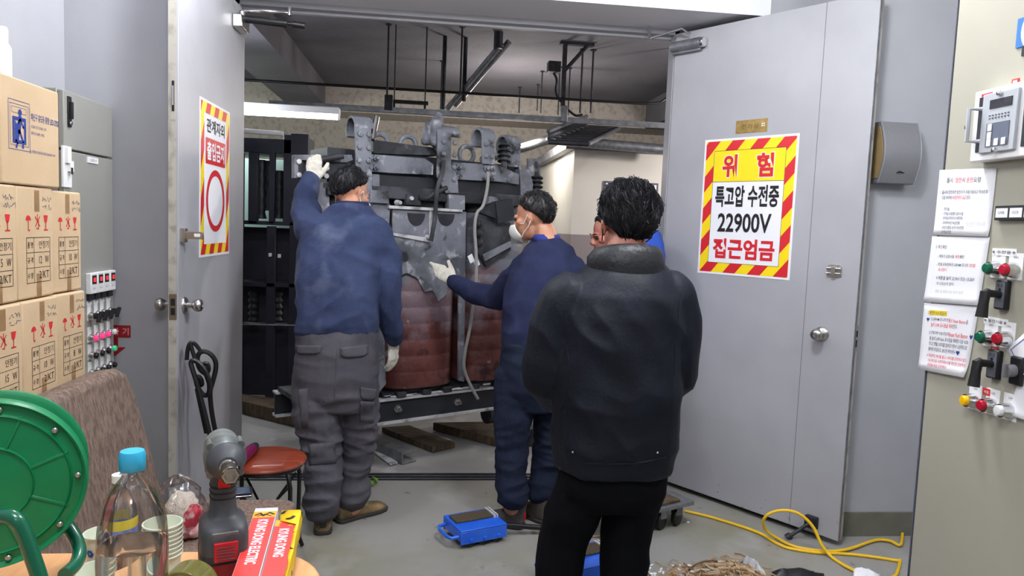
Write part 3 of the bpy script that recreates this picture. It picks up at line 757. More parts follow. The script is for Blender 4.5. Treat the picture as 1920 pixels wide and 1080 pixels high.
wb = thing('spray_bottle', 'slim white bottle standing on top of the big carton at the left edge', 'bottle', (p.x, 2.2, zb+.2925))
b = MB(); b.lathe([(.022, 0), (.024, .004), (.024, .085), (.020, .094), (.016, .098)], (p.x, 2.2, zb+.2925), n=24); b.build('body', M['white'], wb)
b = MB(); b.lathe([(.016, .097), (.0165, .135), (.014, .142), (0, .143)], (p.x, 2.2, zb+.2925), n=24); b.build('cap', M['white'], wb)

# ------------------------------------------------------------------ grey control cabinet behind the boxes
GX = -1.38
MG = frame((GX, 0, 0), (0, 1, 0))
gc = thing('control_cabinet', 'tall grey control cabinet between the stacked cartons and the left corner', 'electrical cabinet', (-1.48, 3.1, 0))
b = MB(); b.bx((-1.583, 2.90, 0), (GX-.022, 3.325, 1.955)); b.build('housing', M['cabgrey'], gc, bevel=.003)
b = MB(); b.bx((GX-.020, 2.905, 1.735), (GX, 3.32, 1.95)); b.build('upper_door', M['cabgrey'], gc, bevel=.003)
b = MB(); b.bx((GX-.020, 2.905, .02), (GX, 3.32, 1.727)); b.build('lower_door', M['cabgrey'], gc, bevel=.003)
hu, hv0 = uv(129, 238, MG); _, hv1 = uv(126, 180, MG)
b = MB(MG); b.bx((hu-.012, hv0, 0), (hu+.012, hv1, .006)); b.bx((hu-.006, hv0+.03, .006), (hu+.006, hv1-.02, .016)); b.cur = 1; b.lathe([(.008, .006), (.008, .012), (0, .013)], (hu, hv0+.014, 0), (0, 0, 1), 14); b.build('handle', [M['black'], M['chrome']], gc, bevel=.001)
a = uv(114, 262, MG); c = uv(131, 352, MG)
b = MB(MG); b.bx((a[0], c[1], 0), (c[0], a[1]-.02, .008)); b.cur = 1; b.bx((a[0]+.01, c[1]+.09, .008), (a[0]+.03, c[1]+.15, .02)); b.bx((a[0]+.03, c[1]+.06, .008), (a[0]+.055, c[1]+.10, .02)); b.cur = 2; b.bx((a[0]+.03, c[1]+.05, .02), (a[0]+.045, c[1]+.075, .022)); b.build('white_bracket', [M['white'], M['paper'], M['dsteel']], gc, bevel=.002)
a = uv(163, 296, MG); c = uv(183, 308, MG)
b = MB(MG); b.bx((a[0], c[1], 0), (c[0], c[1]+.024, .003)); b.cur = 1; b.text('LG-1', a[0]+.025, c[1]+.007, c[0]-.02, c[1]+.017, .0035, .01); b.build('name_label', [M['white'], M['greyink']], gc)
cols = [166, 178.5, 190, 202]
gU = [uv(x, 520, MG)[0] for x in cols]
ledr = mat('red_digits', C(255, 60, 70), .4, emit=1.2)
pinkl = mat('pink_lens', C(255, 60, 130), .3, emit=.5); grnl = mat('green_small_lens', C(60, 200, 140), .3, emit=.15)
gv = lambda y: uv(184, y, MG)[1]
dU = gU[1]-gU[0]
which = ['nearest', 'second nearest', 'second farthest', 'farthest']
for k, u in enumerate(gU):
    ztop = gv(509)
    t = thing('digital_meter', f'white digital meter with red display, {which[k]} of the row on the grey cabinet', 'meter', MG @ Vector((u, ztop-.09, 0)), group='meters on the grey control cabinet')
    b = MB(MG); b.bx((u-dU*.46, ztop-.085, 0), (u+dU*.46, ztop, .022)); b.build('case', M['white'], t, bevel=.003)
    b = MB(MG); b.bx((u-dU*.30, ztop-.045, .022), (u+dU*.32, ztop-.010, .0232)); b.cur = 1; b.text('88', u-dU*.15, ztop-.037, u+dU*.2, ztop-.018, .0237, .01); b.build('display', [M['ink'], ledr], t)
    b = MB(MG); b.text('A V', u-dU*.2, ztop-.068, u+dU*.2, ztop-.060, .0225, 0); b.build('lettering', M['greyink'], t)
    b = MB(MG); b.bx((u-dU*.36, ztop-.112, 0), (u+dU*.36, ztop-.088, .012)); b.build('terminal_cover', M['dsteel'], t)
    zl = gv(562)
    t = thing('label_plate', f'white engraved plate below the {which[k]} digital meter', 'label', MG @ Vector((u, zl-.013, 0)), group='plates on the grey control cabinet')
    b = MB(MG); b.bx((u-dU*.32, zl-.013, 0), (u+dU*.32, zl+.013, .003)); b.build('plate', M['white'], t)
    b = MB(MG); b.text('급수', u-dU*.2, zl-.005, u+dU*.2, zl+.005, .0034, .01); b.build('lettering', M['greyink'], t)
    for ri, (yy, nm, lens) in enumerate(((588, 'selector_switch', M['black']), (628, 'indicator_button', [pinkl, pinkl, pinkl, M['white']][k]), (660, 'indicator_button', [M['black'], M['black'], M['black'], grnl][k]), (692, 'indicator_button', M['black']))):
        zz = gv(yy)
        word = ['black lever switch', 'lit pink button' if k < 3 else 'white button', 'black button' if k < 3 else 'green lit button', 'black push button'][ri]
        row_ = ['top', 'second', 'third', 'lowest'][ri]
        t = thing(nm, f'{word}, {which[k]} in the {row_} switch row of the grey cabinet', 'switch' if ri == 0 else 'button', MG @ Vector((u, zz-.02, 0)), group='switches on the grey control cabinet')
        b = MB(MG); b.bx((u-dU*.26, zz-.018, 0), (u+dU*.26, zz+.045, .002)); b.build('backplate', M['white'], t)
        b = MB(MG); b.lathe([(.016, .002), (.016, .012), (.013, .016), (.013, .022)], (u, zz, 0), (0, 0, 1), 18); b.build('bezel', M['chrome'], t)
        b = MB(MG)
        if ri == 0: b.lathe([(.013, .02), (.013, .034), (0, .036)], (u, zz, 0), (0, 0, 1), 16); b.box((u+.004, zz-.004, .040), (.010, .046, .014), Matrix.Rotation(-.7, 3, 'Z'))
        else: b.lathe([(.0125, .02), (.0125, .030), (.009, .034), (0, .035)], (u, zz, 0), (0, 0, 1), 16)
        b.build('lever' if ri == 0 else 'lens', lens, t)
# red extinguisher arrow on the column
MW = frame((0, FY-.001, 0), (1, 0, 0))
def pw(x, y): return uv(x, y, MW)
a = pw(190, 609); c = pw(245, 633)
fs = thing('extinguisher_sign', 'red downward arrow sign with white lettering beside the grey control cabinet', 'sign', (a[0], FY, c[1]-.1))
b = MB(MW)
ax_ = pw(216, 640)[0]; yt = pw(216, 667)[1]; yh = pw(216, 651)[1]
P = [(a[0], a[1]), (c[0], a[1]), (c[0], c[1]), (ax_+.012, c[1]), (ax_+.012, yh), (ax_+.045, yh), (ax_, yt), (ax_-.045, yh), (ax_-.012, yh), (ax_-.012, c[1]), (a[0], c[1])]
b.prism(P, 0, .002); b.build('arrow_plate', mat('extinguisher_red', C(150, 24, 34), .5), fs)
b = MB(MW); h_ = a[1]-c[1]
for k, ch in enumerate('소화기'):
    ww = (c[0]-a[0])/3; b.text(ch, a[0]+ww*(k+.18), c[1]+h_*.2, a[0]+ww*(k+.82), c[1]+h_*.8, .0026, .02)
b.build('lettering', mat('pale_pink', C(226, 150, 156), .6), fs)

# ------------------------------------------------------------------ upholstered bench
M['fabric'] = mat('brown_tweed', C(138, 118, 106), .95, col2=C(104, 86, 76), scale=90, lo=.38, hi=.62, stretch=(1, 1, .28), bump=.5, bscale=260, detail=6)
MSB = frame((-.945, 0, .42), (0, 1, 0), (-.16, 0, .987))
bench = thing('upholstered_bench', 'brown tweed bench with a tall rounded back in front of the cartons', 'bench', (-.75, 2.2, 0))
yf = uv(289, 860, MSB)[0]; wt_ = uv(200, 698, MSB)[1]
def rrect(x0, y0, x1, y1, r, n=7, rs=None):
    rs = rs or [r]*4; P = []
    for (cx, cy, a0, rr) in ((x1-rs[0], y0+rs[0], -90, rs[0]), (x1-rs[1], y1-rs[1], 0, rs[1]), (x0+rs[2], y1-rs[2], 90, rs[2]), (x0+rs[3], y0+rs[3], 180, rs[3])):
        for i in range(n+1):
            t = radians(a0+90*i/n); P.append((cx+rr*cos(t), cy+rr*sin(t)))
    return P
b = MB(MSB)
P = [(yf+.03, -.05), (yf+.025, .10), (yf, .26), (yf-.05, wt_-.09), (yf-.085, wt_-.03), (yf-.14, wt_-.004), (yf-.20, wt_), (1.75, wt_), (1.69, wt_-.02), (1.65, wt_-.07), (1.64, wt_-.15), (1.64, -.05)]
b.prism(P, -.10, 0); b.build('backrest', M['fabric'], bench, bevel=.028, bseg=4)
b = MB(); sc = aZ(556, 937, .43)
b.M = Matrix.Translation((0, 0, .29)); b.prism(rrect(-.98, 1.64, sc.x+.005, sc.y+.02, .06), 0, .14); b.build('seat', M['fabric'], bench, bevel=.022, bseg=4)
for (x, y) in ((-.92, 1.72), (-.92, 2.62), (-.56, 1.72), (-.56, 2.62)):
    b = MB(); b.cyl((x, y, .30), (x, y, 0), .024, .018, 14); b.build('leg', M['black'], bench)

# ------------------------------------------------------------------ iron chair with round wooden seat
M['wood_red'] = mat('red_brown_wood', C(146, 62, 36), .28, col2=C(112, 42, 24), scale=7, lo=.35, hi=.7, stretch=(1, 7, 1), coat=.4)
cx, cy, sz = -.692, 3.165, .462
ic = thing('iron_chair', 'wrought iron chair with round red-brown wooden seat and scrolled back', 'chair', (cx, cy, 0))
b = MB(); b.lathe([(.150, -.012), (.170, -.008), (.174, 0), (.170, .008), (.160, .011), (0, .011)], (cx, cy, sz-.011), n=48); b.build('seat', M['wood_red'], ic)
b = MB(); b.tube([(cx+.150*cos(2*pi*i/28), cy+.150*sin(2*pi*i/28), sz-.032) for i in range(28)], .009, 8, closed=True); b.build('seat_frame', M['iron'], ic)
for a in (40, 140, 220, 320):
    d = Vector((cos(radians(a)), sin(radians(a)), 0)); p = Vector((cx, cy, 0))
    b = MB(); b.tube([p+d*r+Vector((0, 0, z)) for r, z in ((.13, sz-.03), (.150, sz-.05), (.165, sz-.10), (.165, .28), (.162, .15), (.170, .05), (.185, .010))], .0095, 8); b.build('leg', M['iron'], ic)
b = MB(); b.tube([(cx+.155*cos(2*pi*i/28), cy+.155*sin(2*pi*i/28), .17+.0*i) for i in range(28)], .007, 8, closed=True)
b.tube([(cx+.15*cos(radians(40)), cy+.15*sin(radians(40)), .36), (cx, cy, .20), (cx+.15*cos(radians(220)), cy+.15*sin(radians(220)), .36)], .006, 8)
b.tube([(cx+.15*cos(radians(140)), cy+.15*sin(radians(140)), .36), (cx, cy, .212), (cx+.15*cos(radians(320)), cy+.15*sin(radians(320)), .36)], .006, 8); b.build('stretcher', M['iron'], ic)
def ipath(pts, y0, y1): 
    n = len(pts); return [aY(x, y, y0+(y1-y0)*i/(n-1)) for i, (x, y) in enumerate(pts)]
def smoothp(P, k=4):
    out = []
    n = len(P)
    for i in range(n-1):
        p0, p1, p2, p3 = P[max(i-1, 0)], P[i], P[i+1], P[min(i+2, n-1)]
        for j in range(k):
            t = j/k; out.append(.5*((2*p1)+(p2-p0)*t+(2*p0-5*p1+4*p2-p3)*t*t+(3*p1-p0-3*p2+p3)*t**3))
    return out+[P[-1]]
def iron(name, pts, y0, y1, r=.008, fl=1.0):
    b = MB(); b.tube(smoothp(ipath(pts, y0, y1)), r, 8, flat=fl); return b.build(name, M['iron'], ic)
iron('back_scroll', [(397, 832), (390, 800), (380, 760), (368, 715), (360, 690), (358, 680), (363, 676), (374, 682), (387, 700), (393, 722), (391, 738), (383, 741), (373, 730), (368, 715), (371, 706), (377, 712), (378, 721), (374, 722)], 3.12, 3.16, .0105)
iron('back_scroll', [(410, 832), (402, 800), (396, 765), (394, 735), (398, 718), (404, 695), (404, 678), (396, 665), (384, 659), (374, 662), (370, 674), (375, 692), (386, 700), (391, 692), (388, 682), (381, 683)], 3.24, 3.20, .0105)
iron('back_rail', [(350, 675), (352, 655), (357, 643), (366, 645), (375, 657)], 3.20, 3.22, .009)
iron('back_rail', [(357, 643), (362, 662), (370, 680), (380, 690), (392, 720), (393, 738)], 3.18, 3.18, .009)
iron('back_panel', [(371, 728), (380, 770), (389, 812)], 3.17, 3.17, .014, .4)
iron('side_scroll', [(434, 852), (436, 835), (434, 822), (427, 815), (419, 820), (416, 830), (419, 838), (425, 838), (427, 831), (423, 827)], 3.30, 3.26, .009)
pth = [aZ(428, 885, .487), aZ(481, 834, .487)]
fl = thing('flask', 'slim purple flask lying across the round wooden seat', 'flask', (pth[0]+pth[1])/2-Vector((0, 0, .024)))
dv = (pth[1]-pth[0]).normalized(); L_ = (pth[1]-pth[0]).length
M['purple'] = mat('purple_metal', C(140, 36, 92), .3, .5)
b = MB(); b.lathe([(.018, 0), (.023, .004), (.024, .02), (.024, L_*.8), (.022, L_*.83)], pth[0], dv, 24); b.build('body', M['purple'], fl)
b = MB(); b.lathe([(.022, L_*.83), (.022, L_*.86), (.016, L_*.96), (.010, L_), (0, L_)], pth[0], dv, 24); b.build('cap', M['dsteel'], fl)

# ------------------------------------------------------------------ foreground table and what stands on it
TZ = .78
M['tabletop'] = mat('orange_wood_laminate', C(226, 172, 120), .4, col2=C(214, 156, 104), scale=5, stretch=(9, 1, 1))
tb = thing('table', 'light orange wood table in the left foreground holding the tools and cups', 'table', (-.6, 1.15, 0))
b = MB(Matrix.Translation((0, 0, TZ-.028))); b.prism(rrect(-1.08, .62, -.20, 1.565, .16, 9), 0, .028); b.build('tabletop', M['tabletop'], tb, bevel=.006)
for (x, y) in ((-1.0, .72), (-.30, .72), (-1.0, 1.46), (-.32, 1.42)):
    b = MB(); b.cyl((x, y, TZ-.028), (x, y, 0), .022, .018, 14); b.build('leg', M['dsteel'], tb)

def thinmat(name, col, edge=.5, rough=.05, base=.06):
    m = bpy.data.materials.new(name); m.use_nodes = True; N = m.node_tree.nodes; L = m.node_tree.links
    N.remove(N['Principled BSDF']); o = N['Material Output']
    tr = N.new('ShaderNodeBsdfTransparent'); tr.inputs[0].default_value = col
    gl = N.new('ShaderNodeBsdfGlossy'); gl.inputs['Roughness'].default_value = rough; gl.inputs['Color'].default_value = (.92, .92, .94, 1)
    lw_ = N.new('ShaderNodeLayerWeight'); lw_.inputs['Blend'].default_value = edge
    ma = N.new('ShaderNodeMath'); ma.operation = 'MULTIPLY_ADD'; ma.inputs[1].default_value = .8; ma.inputs[2].default_value = base
    L.new(lw_.outputs['Fresnel'], ma.inputs[0])
    mx = N.new('ShaderNodeMixShader'); L.new(ma.outputs[0], mx.inputs[0]); L.new(tr.outputs[0], mx.inputs[1]); L.new(gl.outputs[0], mx.inputs[2]); L.new(mx.outputs[0], o.inputs[0])
    return m
M['pet'] = thinmat('clear_plastic', (.97, .98, .98, 1), .30, .05, .05)
M['film'] = thinmat('clear_film', (.95, .95, .96, 1), .22, .16, .05)
M['water'] = mat('water', (.95, .98, 1, 1), 0.0, trans=1, ior=1.33)
def sq(r, z, c, n=40, p=3.2):
    out = []
    for j in range(n):
        t = 2*pi*j/n; cc, ss = cos(t), sin(t)
        k = (abs(cc)**p+abs(ss)**p)**(-1/p); out.append(Vector((c[0]+r*cc*k, c[1]+r*ss*k, c[2]+z)))
    return out
def cr(r, z, c, n=40): return [Vector((c[0]+r*cos(2*pi*j/n), c[1]+r*sin(2*pi*j/n), c[2]+z)) for j in range(n)]
c0 = aY(248, 845, 1.2); c0 = Vector((c0.x, 1.2, TZ))
HB = aY(248, 845, 1.2).z-TZ
bt = thing('water_bottle', 'large clear plastic bottle with a sky blue cap, part filled with water', 'bottle', c0)
b = MB()
prf = [(.040, 0, 2.2), (.046, .006, 2.6), (.049, .03, 3), (.049, .085, 3), (.047, .095, 3), (.049, .105, 3), (.0505, .16, 2.8), (.0505, .190, 2.6), (.0497, .215, 2.3), (.0465, .240, 2.1), (.0405, .260, 2), (.0310, .277, 2), (.0215, .289, 2), (.0165, .295, 2), (.0155, .300, 2), (.0155, .325, 2)]
k_ = HB/.338
b.rings([sq(r, z*k_, c0, 40, p) for r, z, p in prf], True, False); b.build('body', M['pet'], bt, smooth=60)
wl = aY(250, 1020, 1.2).z-TZ
wr = [(.038, .002, 2.2), (.045, .008, 2.6), (.048, .03, 3), (.048, .085, 3), (.046, .095, 3), (.048, .105, 3), (.0485, wl/k_, 2.8)]
b = MB(); b.rings([sq(r, z*k_, c0, 40, p) for r, z, p in wr if z*k_ <= wl+.001]); b.build('water', M['water'], bt, smooth=60)
b = MB(); rr = []
for (r, z) in ((.0180, .306), (.0192, .308), (.0192, .333), (.0175, .338), (.001, .338)):
    rr.append([Vector((c0.x+(r+(.0006 if j % 2 and r > .0185 else 0))*cos(2*pi*j/72), c0.y+(r+(.0006 if j % 2 and r > .0185 else 0))*sin(2*pi*j/72), c0.z+z*k_)) for j in range(72)])
b.rings(rr); b.build('cap', mat('sky_blue_cap', C(52, 172, 214), .4), bt)
b = MB(); b.lathe([(.0175, .299*k_), (.0185, .301*k_), (.0175, .304*k_)], c0, n=40, caps=False); b.build('neck_ring', M['pet'], bt)

p = aZ(256, 1040, TZ); p = Vector((p.x, 1.47, TZ))
sbt = thing('water_bottle', 'small clear bottle with yellow and blue label behind the large bottle', 'bottle', p)
b = MB(); b.lathe([(.028, 0), (.0315, .006), (.0315, .115), (.029, .135), (.018, .165), (.0125, .178), (.012, .192)], p, n=32, caps=False); b.build('body', M['pet'], sbt, smooth=60)
b = MB(); b.lathe([(.032, .062), (.032, .098)], p, n=32, caps=False); b.cur = 1; b.lathe([(.032, .098), (.0322, .118)], p, n=32, caps=False); b.build('label', [mat('label_blue', C(60, 92, 200), .5, col2=C(150, 165, 220), scale=60), mat('label_yellow', C(226, 206, 40), .5)], sbt)
b = MB(); b.lathe([(.0145, .188), (.0145, .203), (0, .204)], p, n=24); b.build('cap', M['white'], sbt)

M['cup'] = mat('paper_cup', C(232, 236, 216), .6)
M['cupblue'] = mat('cup_print_blue', C(40, 92, 176), .6); M['cupyel'] = mat('cup_print_yellow', C(214, 218, 92), .6)
def paper_cup(c, label, group=None, r=.036, h=.074, prints=True, seed=1):
    t = thing('paper_cup', label, 'cup', c, group=group)
    c = Vector(c); rb = r*.74
    b = MB(); b.lathe([(rb-.001, .004), (0.0001, .004)], c, n=36, caps=False); b.lathe([(rb, 0), (r-.0015, h-.003), (r+.001, h-.003), (r+.0018, h-.0012), (r+.001, h), (r-.001, h), (rb-.002, .004)], c, n=36, caps=False); b.build('cup', M['cup'], t, smooth=60)
    if prints:
        R = random.Random(seed); b = MB()
        for q in range(5):
            a = -2.0+q*.62+R.uniform(-.1, .1); z = h*R.uniform(.25, .6); b.cur = q % 2
            def sp(da, dz, o=.0006):
                zz = z+dz; rr_ = rb+(r-rb)*zz/h+o; return (c.x+rr_*cos(a+da/rr_), c.y+rr_*sin(a+da/rr_), c.z+zz)
            if q % 2 == 0:
                for k in range(6):
                    an = k*pi/3; ctr = (cos(an)*.0055, sin(an)*.0055)
                    vs = [sp(ctr[0]+.0034*cos(i*pi/4), ctr[1]+.0034*sin(i*pi/4)) for i in range(8)]; b.add(vs, [tuple(range(8))])
            else:
                vs = [sp(.009*cos(i*pi/6), .006*sin(i*pi/6)) for i in range(12)]; b.add(vs, [tuple(range(12))])
        b.build('flower_print', [M['cupblue'], M['cupyel']], t)
    return t
cs = aZ(306, 1036, TZ); cs = Vector((aY(305, 985, 1.40).x, 1.40, TZ))
rc = .0345; n_c = 8
ztop = aY(305, 984, 1.5).z
z0_ = max(0.0, ztop-TZ-.074-.0085*(n_c-1))
for k in range(n_c):
    lab = 'printed paper cup forming the bottom of the nested stack' if k == 0 else ('topmost cup of the nested paper cup stack' if k == n_c-1 else 'paper cup in the middle of the nested stack beside the large bottle')
    paper_cup((cs.x, cs.y, TZ+.0085*k), lab, 'nested stack of paper cups', rc, .074, k == 0, 3)
q = aY(192, 1040, 1.505); paper_cup((q.x, 1.505, TZ), 'single paper cup standing left of the large bottle', 'loose paper cups', .034, .07, True, 5)
q = aY(178, 1074, 1.345); paper_cup((q.x, 1.345, TZ), 'single paper cup nearest us, partly below the picture edge', 'loose paper cups', .034, .07, True, 8)

# clear tape roll
tc = aY(352, 1088, 1.30); tc.z = TZ+.0475
tr_ = thing('tape_roll', 'roll of clear olive packing tape standing on edge before the impact wrench', 'tape', (tc.x, tc.y, TZ))
ax = Vector((-.12, -1, .0)).normalized()
b = MB(); b.lathe([(.040, -.025), (.047, -.025), (.047, .025), (.040, .025), (.040, -.025)], tc, ax, 48, caps=False); b.build('tape', mat('olive_tape', C(150, 146, 82), .12, trans=.55, ior=1.3, coat=.5), tr_, bevel=.001)
b = MB(); b.lathe([(.0375, -.025), (.040, -.025), (.040, .025), (.0375, .025), (.0375, -.025)], tc, ax, 48, caps=False); b.build('core', mat('tape_core', C(196, 190, 148), .5), tr_)

# impact wrench
wp = aZ(421, 1060, TZ)
ang = radians(20)
WM = Matrix.Translation((wp.x, wp.y-.01, TZ)) @ Matrix.Rotation(ang, 4, 'Z')      # local -Y = nose
iw = thing('impact_wrench', 'grey cordless impact wrench with red trigger standing on its battery', 'power tool', (wp.x, wp.y-.01, TZ), ang)
M['tool'] = mat('tool_grey', C(104, 110, 108), .45, .1, col2=C(126, 132, 128), scale=30)
M['tool2'] = mat('tool_black', C(58, 60, 65), .5, col2=C(74, 76, 80), scale=24)
M['toolred'] = mat('tool_red', C(196, 34, 44), .4)
M['alu'] = mat('tool_housing', C(122, 128, 126), .4, .5, col2=C(92, 98, 98), scale=28)
def rring(w_, d_, z, yo=0, p=3, n=28):
    out = []
    for j in range(n):
        t = 2*pi*j/n; cc, ss = cos(t), sin(t); k = (abs(cc)**p+abs(ss)**p)**(-1/p)
        out.append(Vector((w_*cc*k, yo+d_*ss*k, z)))
    return out
b = MB(WM); b.rings([rring(.042, .054, .002, 0, 5), rring(.046, .060, .008, 0, 5), rring(.047, .062, .045, 0, 5), rring(.046, .061, .052, 0, 5)]); b.build('battery', mat('battery_black', C(40, 42, 46), .55, col2=C(54, 56, 60), scale=24), iw, smooth=50)
b = MB(WM); b.rings([rring(.046, .061, .052, 0, 5), rring(.046, .060, .084, 0, 5), rring(.0445, .057, .097, .001, 5), rring(.039, .050, .106, .003, 4.5), rring(.031, .038, .111, .007, 3.5), rring(.0265, .032, .118, .010, 3), rring(.0245, .029, .150, .013, 2.8), rring(.0248, .030, .185, .015, 2.8), rring(.0258, .034, .205, .015, 2.6), rring(.027, .042, .225, .012, 2.4)]); b.build('grip', M['tool2'], iw, smooth=50)
b = MB(WM); b.bx((-.022, -.066, .042), (.022, -.058, .080)); b.cur = 1
for k in range(5): b.bx((-.017, -.0675, .046+k*.006), (.017, -.066, .048+k*.006))
b.build('release_button', [M['toolred'], M['tool2']], iw, bevel=.001)
b = MB(WM)
for k in range(12): b.bx((-.044+k*.0075, -.0665, .010), (-.040+k*.0075, -.0635, .033))
b.bx((-.044, -.0645, .008), (.046, -.0630, .035)); b.build('battery_ribs', mat('dark_red', C(128, 26, 34), .5), iw)
b = MB(WM)
for z_ in (.150, .162, .174): b.rings([rring(.0252, .0296, z_-.002, .0135, 2.8), rring(.0262, .0306, z_, .0135, 2.8), rring(.0252, .0296, z_+.002, .0135, 2.8)])
b.build('grip_ridges', mat('grip_rubber', C(34, 36, 40), .8), iw)
b = MB(WM); b.bx((-.026, -.0575, .087), (.024, -.0525, .098)); b.build('worn_badge', M['alu'], iw, bevel=.002)
b = MB(WM); b.rings([[Vector((x, y-.012, z)) for x, y, z in pts] for pts in (
    [(-.011, 0, .168), (.011, 0, .168), (.011, .014, .168), (-.011, .014, .168)], [(-.012, -.012, .185), (.012, -.012, .185), (.012, .016, .185), (-.012, .016, .185)], [(-.012, -.012, .205), (.012, -.012, .205), (.012, .016, .205), (-.012, .016, .205)])]); b.build('trigger', M['toolred'], iw, bevel=.002)
hz = .242
b = MB(WM); b.lathe([(.001, .078), (.026, .074), (.034, .062), (.036, .030), (.0365, 0), (.0375, -.002), (.0375, -.030), (.036, -.034)], (0, 0, hz), (0, 1, 0), 36); b.build('motor_housing', M['tool'], iw, smooth=50)
b = MB(WM)
b.lathe([(.039, -.004), (.040, -.010), (.040, -.040), (.037, -.052)], (0, 0, hz), (0, 1, 0), 36)
for k in range(4):
    a = radians(45+90*k); b.cyl((.040*cos(a), -.008, hz+.040*sin(a)), (.040*cos(a), -.046, hz+.040*sin(a)), .0075, n=12)
b.build('gear_housing', M['alu'], iw, smooth=50)
b = MB(WM); b.lathe([(.037, -.050), (.034, -.060), (.026, -.074), (.020, -.080), (.018, -.086)], (0, 0, hz), (0, 1, 0), 36); b.build('nose', M['tool2'], iw, smooth=50)
b = MB(WM); b.lathe([(.0145, -.080), (.0145, -.090), (.009, -.091), (.007, -.108)], (0, 0, hz), (0, 1, 0), 24); b.build('anvil', M['chrome'], iw)
b = MB(WM); b.lathe([(.0115, -.098), (.0145, -.100), (.0145, -.122), (.016, -.124), (.016, -.146)], (0, 0, hz), (0, 1, 0), 24, caps=False); b.lathe([(.016, -.146), (.0115, -.146), (.0115, -.125), (0.0001, -.125)], (0, 0, hz), (0, 1, 0), 6, caps=False); b.build('socket', mat('satin_chrome', C(206, 196, 180), .22, 1), iw)
b = MB(WM); b.cyl((0, -.10, hz-.005), (.018, -.112, hz+.003), .004); b.build('socket_pin', M['chrome'], iw)
b = MB(WM); b.bx((-.034, .016, .200), (-.022, .034, .212)); b.build('direction_switch', M['toolred'], iw)

# two lamp cartons
fa = aZ(479, 953, TZ+.075); ne = aZ(436, 1082, TZ+.043); 
dirn = (ne-fa); 
def carton(px_far, px_near, zf, zn, ext, label, kindred):
    a = aZ(*px_far[0], zf); a2 = aZ(*px_far[1], zf); n_ = aZ(*px_near, zn)
    yv = (a-n_).normalized(); xv = (a2-a); wd = xv.length; xv = (xv-yv*xv.dot(yv)).normalized(); zv = xv.cross(yv)
    L0 = (a-n_).length+ext; T_ = .036
    F = Matrix(((xv.x, yv.x, zv.x, a.x), (xv.y, yv.y, zv.y, a.y), (xv.z, yv.z, zv.z, a.z), (0, 0, 0, 1)))
    t = thing('lamp_carton', label, 'carton', F @ Vector((wd/2, -L0/2, -T_)), group='long printed lamp cartons')
    return F, wd, L0, T_, t
M['cred'] = mat('carton_red', C(226, 66, 62), .45); M['corange'] = mat('carton_orange', C(246, 170, 40), .45); M['cyel'] = mat('carton_yellow', C(244, 206, 24), .4)
F, wd, L0, T_, t = carton(((479, 953), (521, 953)), (434, 1082), TZ+.060, TZ+.050, .10, 'long red lamp carton lettered KYUNG DONG ELECTRIC, left of a pair', 1)
b = MB(F); b.bx((0, -L0, -T_), (wd, 0, 0)); b.build('box', M['paper'], t, bevel=.001)
b = MB(F); b.rect(0, -.052, wd, -.020, .0005); b.build('orange_band', M['corange'], t)
b = MB(F); b.rect(.001, -L0, wd-.001, -.052, .0005); b.rect(0, -L0, .0, -.052, .0005); b.build('red_panel', M['cred'], t)
b = MB(F); b.line([(wd*.1, -.040), (wd*.3, -.030), (wd*.45, -.044), (wd*.7, -.028), (wd*.9, -.038)], .005, .0009); b.line([(wd*.2, -.045), (wd*.5, -.036), (wd*.8, -.046)], .003, .0009); b.build('band_marks', M['ink'], t)
TF = F @ Matrix(((0, 1, 0, 0), (-1, 0, 0, 0), (0, 0, 1, 0), (0, 0, 0, 1)))    # text x -> -y, text y -> +x
b = MB(TF); b.text('KYUNG DONG ELECTRIC', .064, wd*.30, .064+.20, wd*.74, .0011, .03); b.build('lettering', M['paper'], t)
F2 = F @ Matrix.Translation((wd+.002, -.068, -.001)); wd2 = wd*.92; L2 = L0-.07
t = thing('lamp_carton', 'long red lamp carton in a torn yellow wrapper, right of a pair', 'carton', F2 @ Vector((wd2/2, -L2/2, -T_)), group='long printed lamp cartons')
b = MB(F2); b.bx((0, -L2, -T_), (wd2, 0, -.0005)); b.build('box', M['paper'], t, bevel=.001)
b = MB(F2); b.rect(.001, -L2, wd2-.001, -.030, .0005); b.cur = 1; b.rect(.001, -.030, wd2-.001, 0, .0005); b.cur = 0; b.disc((wd2*.45, -.022), wd2*.24, .0008, 20); b.build('red_panel', [M['cred'], M['corange']], t)
b = MB(F2 @ Matrix(((0, 1, 0, 0), (-1, 0, 0, 0), (0, 0, 1, 0), (0, 0, 0, 1)))); b.text('KYUNG DONG', .045, wd2*.28, .045+.125, wd2*.74, .0011, .03); b.build('lettering', M['paper'], t)
b = MB(F2); R = random.Random(4)
vs = []; fs_ = []
ny = 14
for i in range(ny+1):
    y = .050-(L2+.05)*i/ny
    for j, (x, z) in enumerate(((wd2*.2 if i < 3 else wd2*.97, .002), (wd2+.004, .002), (wd2+.007, -.014), (wd2+.006, -T_))):
        vs.append((x+R.uniform(-.002, .002), y+R.uniform(-.004, .004), z+R.uniform(-.0015, .003)))
for i in range(ny):
    for j in range(3): k = i*4+j; fs_.append((k, k+1, k+5, k+4))
b.add(vs, fs_); 
wm = mat('torn_yellow_wrapper', C(244, 206, 24), .35, col2=C(40, 34, 20), scale=42, lo=.60, hi=.64)
b.build('wrapper', wm, t, solid=.0006)

